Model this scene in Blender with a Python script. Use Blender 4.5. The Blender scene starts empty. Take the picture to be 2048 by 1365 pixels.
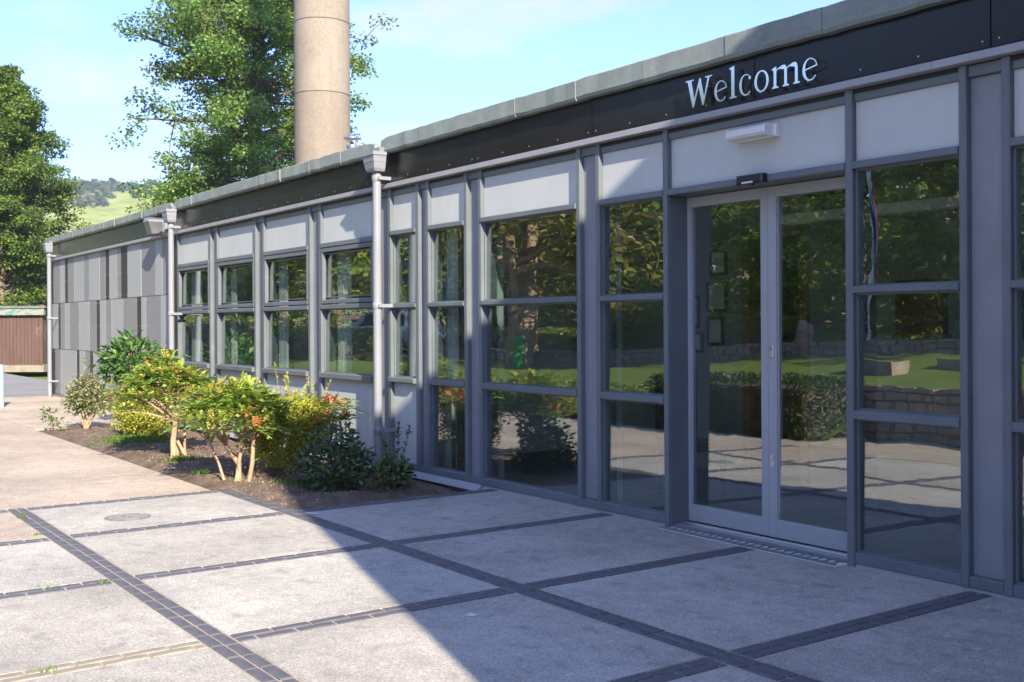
import bpy, math, random
import numpy as np
from mathutils import Vector, Matrix

# ------------------------------------------------------------------ camera, world, sun, exposure
scene = bpy.context.scene
C = scene.collection
cam_d = bpy.data.cameras.new('camera'); cam = bpy.data.objects.new('camera', cam_d); C.objects.link(cam)
scene.camera = cam
cam_d.sensor_width = 36.0
cam_d.lens = 2190.0 / 2048.0 * 36.0
cam_d.shift_y = -33.0 / 2048.0
cam_d.clip_start = 0.05; cam_d.clip_end = 6000
YAW = math.radians(35.2); ROLL = math.radians(-0.32)
fw = Vector((-math.cos(YAW), math.sin(YAW), 0)); rt = Vector((math.sin(YAW), math.cos(YAW), 0)); up = Vector((0, 0, 1))
r2 = rt * math.cos(ROLL) + up * math.sin(ROLL); u2 = up * math.cos(ROLL) - rt * math.sin(ROLL)
M = Matrix((r2, u2, -fw)).transposed().to_4x4()
M.translation = Vector((0, -5.77, 1.55))
cam.matrix_world = M

OFFX = 13.6
SUN = Vector((3.7, -1.0, 2.07)).normalized()          # towards the sun
world = bpy.data.worlds.new('World'); scene.world = world; world.use_nodes = True
wn = world.node_tree.nodes; wl = world.node_tree.links
for n in list(wn): wn.remove(n)
wo = wn.new('ShaderNodeOutputWorld'); bg = wn.new('ShaderNodeBackground'); sky = wn.new('ShaderNodeTexSky')
sky.sky_type = 'NISHITA'; sky.sun_disc = False
sky.sun_elevation = math.asin(SUN.z); sky.sun_rotation = math.atan2(SUN.x, SUN.y)
sky.altitude = 50; sky.air_density = 1.0; sky.dust_density = 0.15; sky.ozone_density = 2.6
bg.inputs['Strength'].default_value = 0.096
tc = wn.new('ShaderNodeTexCoord'); sp = wn.new('ShaderNodeSeparateXYZ'); wl.new(tc.outputs['Generated'], sp.inputs[0])
az = wn.new('ShaderNodeMath'); az.operation = 'ADD'; az.inputs[1].default_value = 0.16; wl.new(sp.outputs['Z'], az.inputs[0])
dx = wn.new('ShaderNodeMath'); dx.operation = 'DIVIDE'; wl.new(sp.outputs['X'], dx.inputs[0]); wl.new(az.outputs[0], dx.inputs[1])
dy = wn.new('ShaderNodeMath'); dy.operation = 'DIVIDE'; wl.new(sp.outputs['Y'], dy.inputs[0]); wl.new(az.outputs[0], dy.inputs[1])
cb = wn.new('ShaderNodeCombineXYZ'); wl.new(dx.outputs[0], cb.inputs[0]); wl.new(dy.outputs[0], cb.inputs[1])
cn = wn.new('ShaderNodeTexNoise'); cn.inputs['Scale'].default_value = 1.8; cn.inputs['Detail'].default_value = 9; cn.inputs['Roughness'].default_value = 0.55
co_ = wn.new('ShaderNodeVectorMath'); co_.operation = 'ADD'; co_.inputs[1].default_value = (OFFX, 3.0, 0.0); wl.new(cb.outputs[0], co_.inputs[0]); wl.new(co_.outputs[0], cn.inputs['Vector'])
cr = wn.new('ShaderNodeValToRGB'); cr.color_ramp.elements[0].position = 0.49; cr.color_ramp.elements[0].color = (0, 0, 0, 1)
cr.color_ramp.elements[1].position = 0.66; cr.color_ramp.elements[1].color = (0.75, 0.75, 0.75, 1); wl.new(cn.outputs['Fac'], cr.inputs[0])
cm = wn.new('ShaderNodeMix'); cm.data_type = 'RGBA'
wl.new(cr.outputs['Color'], cm.inputs['Factor']); tn = wn.new('ShaderNodeMix'); tn.data_type = 'RGBA'; tn.blend_type = 'MULTIPLY'; tn.inputs['Factor'].default_value = 1.0; tn.inputs['B'].default_value = (0.80, 0.92, 1.38, 1)
wl.new(sky.outputs[0], tn.inputs['A']); wl.new(tn.outputs['Result'], cm.inputs['A']); cm.inputs['B'].default_value = (3.5, 3.5, 3.5, 1)
wl.new(cm.outputs['Result'], bg.inputs['Color']); wl.new(bg.outputs[0], wo.inputs[0])

sun_d = bpy.data.lights.new('sun', 'SUN'); sun_d.energy = 4.65; sun_d.angle = math.radians(0.55); sun_d.color = (1.0, 0.88, 0.68)
sun = bpy.data.objects.new('sun', sun_d); C.objects.link(sun)
sun.rotation_euler = (-SUN).to_track_quat('-Z', 'Y').to_euler(); sun.location = (20, -20, 30)

vs = scene.view_settings
vs.view_transform = 'Standard'; vs.look = 'None'; vs.gamma = 1.0; vs.use_curve_mapping = False; vs.exposure = 1.62
scene.render.engine = 'CYCLES'
scene.cycles.use_denoising = True
scene.cycles.max_bounces = 8; scene.cycles.transparent_max_bounces = 24
scene.cycles.sample_clamp_indirect = 6.0
scene.cycles.caustics_reflective = False; scene.cycles.caustics_refractive = False

rng = np.random.default_rng(7)
random.seed(7)

# ------------------------------------------------------------------ materials
def new_mat(name):
    m = bpy.data.materials.new(name); m.use_nodes = True
    nt = m.node_tree
    for n in list(nt.nodes): nt.nodes.remove(n)
    o = nt.nodes.new('ShaderNodeOutputMaterial'); b = nt.nodes.new('ShaderNodeBsdfPrincipled')
    nt.links.new(b.outputs[0], o.inputs[0])
    return m, nt, b, o

def N(nt, t, **kw):
    n = nt.nodes.new(t)
    for k, v in kw.items():
        if k in n.inputs.keys(): n.inputs[k].default_value = v
        else: setattr(n, k, v)
    return n

def ramp(nt, src, stops):
    r = nt.nodes.new('ShaderNodeValToRGB'); e = r.color_ramp.elements
    while len(e) < len(stops): e.new(0.5)
    for i, (p, c) in enumerate(stops):
        e[i].position = p; e[i].color = (c[0], c[1], c[2], 1) if isinstance(c, tuple) else (c, c, c, 1)
    nt.links.new(src, r.inputs[0]); return r.outputs[0]

def mixc(nt, fac, a, b, mode='MIX'):
    m = nt.nodes.new('ShaderNodeMix'); m.data_type = 'RGBA'; m.blend_type = mode
    for k, v in (('Factor', fac), ('A', a), ('B', b)):
        if hasattr(v, 'is_linked') or hasattr(v, 'links'): nt.links.new(v, m.inputs[k])
        elif isinstance(v, (int, float)): m.inputs[k].default_value = v if k == 'Factor' else (v, v, v, 1)
        else: m.inputs[k].default_value = (v[0], v[1], v[2], 1)
    return m.outputs['Result']

def coords(nt, scale=(1, 1, 1)):
    t = nt.nodes.new('ShaderNodeTexCoord'); mp = nt.nodes.new('ShaderNodeMapping')
    mp.inputs['Scale'].default_value = scale
    nt.links.new(t.outputs['Object'], mp.inputs[0]); return mp.outputs[0]

def noise(nt, vec, scale, detail=4, rough=0.55):
    n = nt.nodes.new('ShaderNodeTexNoise'); n.inputs['Scale'].default_value = scale
    n.inputs['Detail'].default_value = detail; n.inputs['Roughness'].default_value = rough
    nt.links.new(vec, n.inputs['Vector']); return n.outputs['Fac']

def bump(nt, b, h, strength=0.3, dist=0.01):
    n = nt.nodes.new('ShaderNodeBump'); n.inputs['Strength'].default_value = strength; n.inputs['Distance'].default_value = dist
    nt.links.new(h, n.inputs['Height']); nt.links.new(n.outputs[0], b.inputs['Normal'])

def paint(name, col, rough=0.4, var=0.08, metallic=0.0, spec=0.5, grime=0.0, vscale=3.0):
    m, nt, b, o = new_mat(name)
    v = coords(nt)
    n1 = noise(nt, v, vscale, 5, 0.6)
    c = ramp(nt, n1, [(0.3, tuple(x * (1 - var) for x in col)), (0.7, tuple(min(1, x * (1 + var)) for x in col))])
    if grime:
        g = noise(nt, coords(nt, (6, 6, 0.5)), 2.0, 6, 0.7)
        gm = ramp(nt, g, [(0.52, 0.0), (0.75, grime)])
        c = mixc(nt, gm, c, (0.12, 0.105, 0.09))
    nt.links.new(c, b.inputs['Base Color'])
    b.inputs['Metallic'].default_value = metallic
    rr = ramp(nt, n1, [(0.2, rough * 0.85), (0.8, min(1, rough * 1.2))]); nt.links.new(rr, b.inputs['Roughness'])
    b.inputs['Specular IOR Level'].default_value = spec
    return m

def m_glass():
    m, nt, b, o = new_mat('window glass'); nt.nodes.remove(b)
    tr = N(nt, 'ShaderNodeBsdfTransparent'); tr.inputs[0].default_value = (0.87, 0.92, 0.91, 1)
    gl = N(nt, 'ShaderNodeBsdfGlossy'); gl.inputs['Roughness'].default_value = 0.0; gl.inputs['Color'].default_value = (0.97, 0.99, 1, 1)
    lw = N(nt, 'ShaderNodeLayerWeight'); lw.inputs['Blend'].default_value = 0.5      # Schlick fresnel of one pane face
    pw = N(nt, 'ShaderNodeMath'); pw.operation = 'POWER'; pw.inputs[1].default_value = 4.0; nt.links.new(lw.outputs['Facing'], pw.inputs[0])
    fr = N(nt, 'ShaderNodeMath'); fr.operation = 'MULTIPLY_ADD'; fr.inputs[1].default_value = 0.82; fr.inputs[2].default_value = 0.18; nt.links.new(pw.outputs[0], fr.inputs[0])
    mx = N(nt, 'ShaderNodeMixShader'); nt.links.new(fr.outputs[0], mx.inputs[0]); nt.links.new(tr.outputs[0], mx.inputs[1]); nt.links.new(gl.outputs[0], mx.inputs[2])
    v = coords(nt, (1, 1, 0.6)); n = noise(nt, v, 3.2, 2, 0.4)
    bp = N(nt, 'ShaderNodeBump'); bp.inputs['Strength'].default_value = 0.09; bp.inputs['Distance'].default_value = 0.012
    nt.links.new(n, bp.inputs['Height']); nt.links.new(bp.outputs[0], gl.inputs['Normal'])
    nt.links.new(mx.outputs[0], o.inputs[0]); return m

def m_concrete(name, base, pink=0.0, stain=1.0):
    m, nt, b, o = new_mat(name)
    t = nt.nodes.new('ShaderNodeTexCoord')
    gnode = nt.nodes.new('ShaderNodeNewGeometry'); v = gnode.outputs['Position']
    big = noise(nt, v, 0.9, 6, 0.6); mid = noise(nt, v, 7, 6, 0.7); fine = noise(nt, v, 80, 3, 0.8)
    vo = N(nt, 'ShaderNodeTexVoronoi'); vo.inputs['Scale'].default_value = 70; nt.links.new(v, vo.inputs['Vector'])
    c0 = ramp(nt, big, [(0.32, tuple(x * 0.78 for x in base)), (0.66, tuple(min(1, x * 1.12) for x in base))])
    c1 = mixc(nt, 1.0, c0, ramp(nt, mid, [(0.3, 0.84), (0.62, 1.07)]), 'MULTIPLY')
    gr_ = noise(nt, v, 26, 4, 0.8)
    c1 = mixc(nt, 1.0, c1, ramp(nt, gr_, [(0.33, 0.86), (0.66, 1.12)]), 'MULTIPLY')
    c2 = mixc(nt, 1.0, c1, ramp(nt, fine, [(0.34, 0.60), (0.64, 1.28)]), 'MULTIPLY')
    c3 = mixc(nt, ramp(nt, vo.outputs['Color'], [(0.78, 0.0), (0.9, 0.35)]), c2, (0.62, 0.58, 0.54))
    lich = noise(nt, v, 6.5, 6, 0.62)
    c4 = mixc(nt, ramp(nt, lich, [(0.55, 0.0), (0.70, 0.58 * stain)]), c3, tuple(x * 0.42 for x in base))
    wht = noise(nt, v, 15.0, 5, 0.62)
    c5 = mixc(nt, ramp(nt, wht, [(0.60, 0.0), (0.70, 0.6)]), c4, tuple(min(.8, x * 1.5) for x in base))
    oi = N(nt, 'ShaderNodeObjectInfo')
    c6 = mixc(nt, 1.0, c5, ramp(nt, oi.outputs['Random'], [(0.0, (0.93, 0.91, 0.90)), (1.0, (1.05, 1.05, 1.05))]), 'MULTIPLY')
    nt.links.new(c6, b.inputs['Base Color']); b.inputs['Roughness'].default_value = 0.9; b.inputs['Specular IOR Level'].default_value = 0.25
    h = mixc(nt, 0.5, fine, mid); bump(nt, b, h, 0.55, 0.006)
    return m

def m_simple_rough(name, c1, c2, s1=4, s2=40, rough=0.9, bs=0.5, bd=0.02):
    m, nt, b, o = new_mat(name); g = nt.nodes.new('ShaderNodeNewGeometry'); v = g.outputs['Position']
    a = noise(nt, v, s1, 6, 0.65); f = noise(nt, v, s2, 4, 0.7)
    c = ramp(nt, a, [(0.3, c1), (0.7, c2)])
    c = mixc(nt, 1.0, c, ramp(nt, f, [(0.3, 0.65), (0.7, 1.2)]), 'MULTIPLY')
    nt.links.new(c, b.inputs['Base Color']); b.inputs['Roughness'].default_value = rough; b.inputs['Specular IOR Level'].default_value = 0.2
    bump(nt, b, f, bs, bd); return m

def m_leaf(name, trans=0.35, rough=0.45, spec=0.4):
    m, nt, b, o = new_mat(name)
    at = N(nt, 'ShaderNodeAttribute'); at.attribute_name = 'tint'
    nt.links.new(at.outputs['Color'], b.inputs['Base Color']); b.inputs['Roughness'].default_value = rough
    b.inputs['Specular IOR Level'].default_value = spec
    tl = N(nt, 'ShaderNodeBsdfTranslucent'); nt.links.new(at.outputs['Color'], tl.inputs[0])
    mx = N(nt, 'ShaderNodeMixShader'); mx.inputs[0].default_value = trans
    nt.links.new(b.outputs[0], mx.inputs[1]); nt.links.new(tl.outputs[0], mx.inputs[2]); nt.links.new(mx.outputs[0], o.inputs[0])
    return m

def m_felt():
    m, nt, b, o = new_mat('green mineral felt'); g = nt.nodes.new('ShaderNodeNewGeometry'); v = g.outputs['Position']
    f = noise(nt, v, 220, 2, 0.8); a = noise(nt, v, 2.5, 6, 0.7)
    c = ramp(nt, a, [(0.3, (0.18, 0.215, 0.208)), (0.7, (0.26, 0.30, 0.292))])
    c = mixc(nt, 1.0, c, ramp(nt, f, [(0.3, 0.55), (0.7, 1.35)]), 'MULTIPLY')
    st = noise(nt, v, 6, 8, 0.8); c = mixc(nt, ramp(nt, st, [(0.6, 0.0), (0.72, 0.6)]), c, (0.10, 0.10, 0.085))
    nt.links.new(c, b.inputs['Base Color']); b.inputs['Roughness'].default_value = 0.85; bump(nt, b, f, 0.6, 0.004); return m

def m_stack():
    m, nt, b, o = new_mat('exposed aggregate concrete'); g = nt.nodes.new('ShaderNodeTexCoord'); v = g.outputs['Object']
    vo = N(nt, 'ShaderNodeTexVoronoi'); vo.inputs['Scale'].default_value = 45; nt.links.new(v, vo.inputs['Vector'])
    a = noise(nt, v, 0.7, 7, 0.7); f = noise(nt, v, 40, 3, 0.7)
    c = ramp(nt, a, [(0.3, (0.235, 0.20, 0.165)), (0.7, (0.31, 0.27, 0.23))])
    c = mixc(nt, 1.0, c, ramp(nt, vo.outputs['Color'], [(0.1, 0.82), (0.7, 1.07)]), 'MULTIPLY')
    c = mixc(nt, 1.0, c, ramp(nt, f, [(0.3, 0.8), (0.7, 1.12)]), 'MULTIPLY')
    st = noise(nt, coords(nt, (3, 3, 0.35)), 1.6, 8, 0.75); c = mixc(nt, ramp(nt, st, [(0.5, 0.0), (0.7, 0.6)]), c, (0.20, 0.165, 0.13))
    oi = N(nt, 'ShaderNodeObjectInfo')
    c = mixc(nt, 1.0, c, ramp(nt, oi.outputs['Random'], [(0.0, (0.86, 0.83, 0.80)), (1.0, (1.03, 1.03, 1.03))]), 'MULTIPLY')
    nt.links.new(c, b.inputs['Base Color']); b.inputs['Roughness'].default_value = 0.9; bump(nt, b, vo.outputs['Distance'], 0.35, 0.01); return m

def m_brick_wall():
    m, nt, b, o = new_mat('buff brickwork'); v = coords(nt)
    t = N(nt, 'ShaderNodeTexBrick'); t.inputs['Scale'].default_value = 4.0; t.inputs['Color1'].default_value = (0.30, 0.17, 0.11, 1)
    t.inputs['Color2'].default_value = (0.24, 0.13, 0.09, 1); t.inputs['Mortar'].default_value = (0.35, 0.33, 0.3, 1); t.inputs['Mortar Size'].default_value = 0.012
    mp = nt.nodes.new('ShaderNodeMapping'); mp.inputs['Rotation'].default_value = (math.pi / 2, 0, 0)
    nt.links.new(v, mp.inputs[0]); nt.links.new(mp.outputs[0], t.inputs['Vector']); nt.links.new(t.outputs[0], b.inputs['Base Color']); b.inputs['Roughness'].default_value = 0.9
    return m

def m_planks(name, c1, c2):
    m, nt, b, o = new_mat(name); v = coords(nt, (1, 1, 0.08)); a = noise(nt, v, 9, 7, 0.7); p = noise(nt, coords(nt), 1.2, 6, 0.75)
    c = ramp(nt, a, [(0.3, c1), (0.7, c2)])
    c = mixc(nt, ramp(nt, p, [(0.6, 0.0), (0.74, 0.4)]), c, (0.36, 0.30, 0.25))
    nt.links.new(c, b.inputs['Base Color']); b.inputs['Roughness'].default_value = 0.85; return m

def m_peel():
    m, nt, b, o = new_mat('peeling turquoise paint'); v = coords(nt, (1, 1, 3)); a = noise(nt, v, 3.2, 8, 0.75)
    c = ramp(nt, a, [(0.44, (0.04, 0.20, 0.18)), (0.52, (0.26, 0.24, 0.21))]); nt.links.new(c, b.inputs['Base Color']); b.inputs['Roughness'].default_value = 0.8; return m

MT = dict(
    frame=paint('slate grey powder coat', (0.135, 0.155, 0.175), 0.42, 0.10, spec=0.35, grime=0.16),
    infill=paint('mid grey column cover', (0.225, 0.235, 0.265), 0.5, 0.08, spec=0.35, grime=0.14),
    rail=paint('light grey drip rail', (0.30, 0.305, 0.335), 0.45, 0.05, spec=0.4, grime=0.15),
    panel=paint('pale grey spandrel panel', (0.47, 0.495, 0.50), 0.55, 0.06, spec=0.3, vscale=1.6, grime=0.07),
    fascia=paint('black brown gloss laminate', (0.012, 0.0115, 0.011), 0.24, 0.15, spec=0.42, grime=0.03, vscale=2),
    clad_l=paint('pale grey cladding', (0.33, 0.355, 0.365), 0.5, 0.04, spec=0.3, grime=0.06),
    clad_m=paint('mid grey cladding', (0.235, 0.235, 0.25), 0.5, 0.04, spec=0.3, grime=0.05),
    clad_d=paint('charcoal cladding', (0.045, 0.040, 0.036), 0.5, 0.06, spec=0.3),
    rivet=paint('steel rivet', (0.6, 0.6, 0.6), 0.3, 0.05, metallic=0.6),
    pvc=paint('pale grey pipe', (0.235, 0.25, 0.29), 0.35, 0.05, grime=0.18),
    door=paint('silver grey door frame', (0.33, 0.345, 0.375), 0.4, 0.03),
    alu=paint('bare aluminium', (0.62, 0.63, 0.65), 0.32, 0.06, metallic=0.85),
    black=paint('black plastic', (0.02, 0.02, 0.022), 0.35, 0.1),
    lens=paint('clear ribbed diffuser', (0.66, 0.67, 0.68), 0.15, 0.03, spec=0.8),
    white=paint('white paint', (0.72, 0.72, 0.71), 0.45, 0.03),
    letter=paint('polished metal letter', (0.86, 0.85, 0.76), 0.13, 0.02, metallic=1.0),
    glass=m_glass(), felt=m_felt(), stack=m_stack(), brickwall=m_brick_wall(),
    slab=m_concrete('paving concrete', (0.44, 0.42, 0.385)),
    slab_pink=m_concrete('buff paving concrete', (0.45, 0.38, 0.315), stain=0.7),
    joint=m_simple_rough('sandy joint', (0.36, 0.31, 0.22), (0.48, 0.43, 0.32), 3, 120, bd=0.004),
    brick=paint('blue black paver', (0.112, 0.110, 0.128), 0.6, 0.25, spec=0.35, vscale=9),
    brick_dusty=paint('sand dusted paver', (0.28, 0.25, 0.21), 0.9, 0.25, spec=0.2, vscale=9),
    soil=m_simple_rough('dark bed soil', (0.115, 0.08, 0.062), (0.28, 0.21, 0.17), 5, 50, bs=1.0, bd=0.03),
    asphalt=m_simple_rough('worn asphalt', (0.22, 0.22, 0.225), (0.30, 0.295, 0.295), 0.8, 70, bd=0.006),
    grass=m_simple_rough('mown grass', (0.13, 0.20, 0.035), (0.20, 0.26, 0.055), 1.2, 60, bs=0.8, bd=0.03),
    field=m_simple_rough('hill pasture', (0.20, 0.27, 0.055), (0.34, 0.36, 0.10), 0.006, 0.09, bd=0.1),
    bark=m_simple_rough('grey brown bark', (0.12, 0.095, 0.07), (0.26, 0.21, 0.16), 4, 30, bs=1.0, bd=0.02),
    bark_pale=m_simple_rough('pale tan bark', (0.30, 0.21, 0.135), (0.48, 0.36, 0.25), 8, 60, bs=0.8, bd=0.006),
    leaf=m_leaf('leaf', 0.42), leaf_gloss=m_leaf('glossy leaf', 0.3, 0.38, 0.4),
    stone=m_simple_rough('rubble stone', (0.28, 0.22, 0.18), (0.48, 0.38, 0.30), 3, 18, bs=0.8, bd=0.03),
    shed=m_planks('brown stained boards', (0.075, 0.042, 0.036), (0.12, 0.072, 0.062)), peel=m_peel(),
    bluepost=paint('sky blue post paint', (0.36, 0.55, 0.62), 0.4, 0.05),
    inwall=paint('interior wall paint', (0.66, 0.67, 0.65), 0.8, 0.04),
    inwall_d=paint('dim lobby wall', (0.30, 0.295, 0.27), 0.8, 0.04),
    carpet=paint('dark carpet', (0.16, 0.16, 0.165), 0.95, 0.2, vscale=30),
    wood=m_planks('oak veneer', (0.26, 0.14, 0.05), (0.36, 0.20, 0.08)),
    col=paint('pale blue green column', (0.52, 0.62, 0.62), 0.5, 0.03),
    blind=paint('pale blind', (0.58, 0.60, 0.60), 0.7, 0.03),
    purple=paint('lilac poster', (0.34, 0.26, 0.44), 0.6, 0.05), navy=paint('navy print', (0.03, 0.05, 0.18), 0.5, 0.05),
    red=paint('red print', (0.50, 0.03, 0.03), 0.5, 0.05), maroon=paint('maroon board', (0.16, 0.02, 0.025), 0.7, 0.05),
    green=paint('green plastic', (0.02, 0.30, 0.06), 0.35, 0.05), dgreen=paint('dark green sign', (0.01, 0.12, 0.06), 0.4, 0.05),
    yellow=paint('yellow film', (0.70, 0.50, 0.04), 0.5, 0.05),
    silver=paint('silver car paint', (0.45, 0.48, 0.52), 0.22, 0.03, metallic=0.6), tyre=paint('tyre rubber', (0.02, 0.02, 0.02), 0.8, 0.1),
    rooft=paint('grey roof felt', (0.14, 0.15, 0.15), 0.9, 0.15), steel=paint('galvanised steel', (0.55, 0.56, 0.58), 0.25, 0.08, metallic=0.9),
    iron=m_simple_rough('cast iron cover', (0.16, 0.165, 0.165), (0.27, 0.28, 0.28), 12, 80, rough=0.6, bd=0.004),
    grout=paint('render base', (0.24, 0.21, 0.17), 0.9, 0.2), paper=paint('paper', (0.66, 0.66, 0.62), 0.8, 0.05),
)

# ------------------------------------------------------------------ builders
class MB:
    def __init__(s): s.v = []; s.f = []
    def box(s, x0, x1, y0, y1, z0, z1):
        n = len(s.v)
        s.v += [(x0, y0, z0), (x1, y0, z0), (x1, y1, z0), (x0, y1, z0), (x0, y0, z1), (x1, y0, z1), (x1, y1, z1), (x0, y1, z1)]
        s.f += [tuple(n + i for i in q) for q in ((0, 3, 2, 1), (4, 5, 6, 7), (0, 1, 5, 4), (1, 2, 6, 5), (2, 3, 7, 6), (3, 0, 4, 7))]
        return s
    def cbox(s, x0, x1, y0, y1, z0, z1, c=0.005):
        """box with its front (-Y) vertical and horizontal edges chamfered"""
        n = len(s.v)
        s.v += [(x0, y1, z0), (x1, y1, z0), (x1, y1, z1), (x0, y1, z1), (x0, y0 + c, z0), (x1, y0 + c, z0), (x1, y0 + c, z1), (x0, y0 + c, z1),
                (x0 + c, y0, z0 + c), (x1 - c, y0, z0 + c), (x1 - c, y0, z1 - c), (x0 + c, y0, z1 - c)]
        q = [(0, 1, 2, 3)[::-1], (8, 9, 10, 11)]
        for i in range(4):
            j = (i + 1) % 4; q += [(i, j, 4 + j, 4 + i), (4 + i, 4 + j, 8 + j, 8 + i)]
        s.f += [tuple(n + i for i in t) for t in q]; return s
    def tube(s, pts, rad, k=8, cap=True):
        pts = [Vector(p) for p in pts]; n0 = len(s.v)
        if not hasattr(rad, '__len__'): rad = [rad] * len(pts)
        for i, p in enumerate(pts):
            d = (pts[min(i + 1, len(pts) - 1)] - pts[max(i - 1, 0)]); d = d.normalized() if d.length > 1e-9 else Vector((0, 0, 1))
            a = d.cross(Vector((0, 0, 1)) if abs(d.z) < 0.9 else Vector((1, 0, 0))).normalized(); b = d.cross(a)
            for j in range(k):
                t = 2 * math.pi * j / k; q = p + (a * math.cos(t) + b * math.sin(t)) * rad[i]; s.v.append(tuple(q))
        for i in range(len(pts) - 1):
            for j in range(k):
                a0 = n0 + i * k + j; a1 = n0 + i * k + (j + 1) % k; s.f.append((a0, a0 + k, a1 + k, a1))
        if cap: s.f.append(tuple(n0 + j for j in range(k))); s.f.append(tuple(n0 + (len(pts) - 1) * k + j for j in reversed(range(k))))
        return s
    def prism(s, poly, axis, a, b):
        """extrude polygon; axis 'x': poly is (y,z); 'y': (x,z); 'z': (x,y)"""
        n = len(s.v); k = len(poly)
        for t in (a, b):
            for p, q in poly: s.v.append({'x': (t, p, q), 'y': (p, t, q), 'z': (p, q, t)}[axis])
        s.f.append(tuple(n + i for i in range(k))); s.f.append(tuple(n + k + i for i in reversed(range(k))))
        for i in range(k): j = (i + 1) % k; s.f.append((n + i, n + k + i, n + k + j, n + j))
        return s
    def lathe(s, c, prof, k=16):
        n = len(s.v)
        for r, z in prof:
            for j in range(k): t = 2 * math.pi * j / k; s.v.append((c[0] + r * math.cos(t), c[1] + r * math.sin(t), c[2] + z))
        for i in range(len(prof) - 1):
            for j in range(k): a = n + i * k + j; b = n + i * k + (j + 1) % k; s.f.append((a, b, b + k, a + k))
        s.f.append(tuple(n + j for j in reversed(range(k)))); s.f.append(tuple(n + (len(prof) - 1) * k + j for j in range(k))); return s
    def mesh(s, name, mat, smooth=False):
        me = bpy.data.meshes.new(name); me.from_pydata(s.v, [], s.f); me.materials.append(MT[mat] if isinstance(mat, str) else mat)
        import bmesh
        bm = bmesh.new(); bm.from_mesh(me); bmesh.ops.recalc_face_normals(bm, faces=bm.faces); bm.to_mesh(me); bm.free()
        if smooth:
            for p in me.polygons: p.use_smooth = True
            try: me.set_sharp_from_angle(angle=math.radians(40))
            except Exception: pass
        return me
    def build(s, name, mat, parent=None, smooth=False): return link(name, s.mesh(name, mat, smooth), parent)

def wloc(o):
    v = Vector(o.location)
    while o.parent: o = o.parent; v += Vector(o.location)
    return v
def link(name, me, parent=None, loc=None):
    o = bpy.data.objects.new(name, me); C.objects.link(o)
    if parent is not None: o.parent = parent; o.location = -wloc(parent) if loc is None else loc
    elif loc is not None: o.location = loc
    return o
def tag(o, label, cat, group=None):
    o['label'] = label; o['category'] = cat
    if group: o['group'] = group
    return o
def thing(name, label, cat, loc=(0, 0, 0), group=None):
    o = bpy.data.objects.new(name, None); o.empty_display_size = 0.2; C.objects.link(o); o.location = loc
    return tag(o, label, cat, group)
def structure(o): o['kind'] = 'structure'; return o
def stuff(o): o['kind'] = 'stuff'; return o

def leaf_mesh(name, P, A, B, L, Wd, col, mat, fold=0.12):
    """P base points, A leaf axis, B leaf side (unit), L length, Wd width, col (n,3): pointed leaf of two triangles folded along the midrib"""
    n = len(P); L = np.broadcast_to(np.asarray(L, float), (n,))[:, None]; Wd = np.broadcast_to(np.asarray(Wd, float), (n,))[:, None]
    Nn = np.cross(A, B)
    v = np.empty((n, 4, 3), np.float32)
    v[:, 0] = P; v[:, 2] = P + A * L
    v[:, 1] = P + A * L * 0.45 + B * Wd * 0.5 + Nn * L * fold; v[:, 3] = P + A * L * 0.45 - B * Wd * 0.5 + Nn * L * fold
    idx = (np.arange(n)[:, None] * 4 + np.array([0, 1, 2, 0, 2, 3])[None]).astype(np.int32).ravel()
    me = bpy.data.meshes.new(name); me.vertices.add(n * 4); me.vertices.foreach_set('co', v.ravel())
    me.loops.add(n * 6); me.loops.foreach_set('vertex_index', idx)
    me.polygons.add(n * 2); me.polygons.foreach_set('loop_start', np.arange(0, n * 6, 3, dtype=np.int32))
    me.update(calc_edges=True)
    ca = me.color_attributes.new('tint', 'FLOAT_COLOR', 'POINT')
    c4 = np.ones((n, 4, 4), np.float32); c4[:, :, :3] = col[:, None, :]; ca.data.foreach_set('color', c4.ravel())
    me.materials.append(MT[mat]); return me

def unit(v): return v / np.maximum(1e-9, np.linalg.norm(v, axis=-1, keepdims=True))
def rand_frames(r, n, upbias=0.5, axes=None, droop=0.0):
    nrm = r.normal(size=(n, 3)); nrm[:, 2] = np.abs(nrm[:, 2]) + upbias; nrm = unit(nrm)
    a = r.normal(size=(n, 3)) if axes is None else axes + r.normal(size=(n, 3)) * 0.5
    a[:, 2] -= droop; a = unit(a - nrm * (a * nrm).sum(1, keepdims=True)); return a, np.cross(nrm, a)
def pal(r, n, cols, w=None, jit=0.15):
    cols = np.array(cols, float); i = r.choice(len(cols), n, p=w); c = cols[i] * (1 + r.normal(size=(n, 1)) * jit); return np.clip(c, 0.003, 0.9)

# ------------------------------------------------------------------ terrain
def grid_mesh(name, x0, x1, y0, y1, nx, ny, zf, mat, smooth=True):
    xs = np.linspace(x0, x1, nx); ys = np.linspace(y0, y1, ny); X, Y = np.meshgrid(xs, ys); Z = zf(X, Y)
    v = np.stack([X, Y, Z], -1).reshape(-1, 3); i = np.arange(nx * ny).reshape(ny, nx)
    f = np.stack([i[:-1, :-1], i[:-1, 1:], i[1:, 1:], i[1:, :-1]], -1).reshape(-1, 4)
    me = bpy.data.meshes.new(name); me.from_pydata(v.tolist(), [], f.tolist()); me.materials.append(MT[mat])
    if smooth: me.polygons.foreach_set('use_smooth', [True] * len(me.polygons))
    return me
def smooth01(t): t = np.clip(t, 0, 1); return t * t * (3 - 2 * t)

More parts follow.
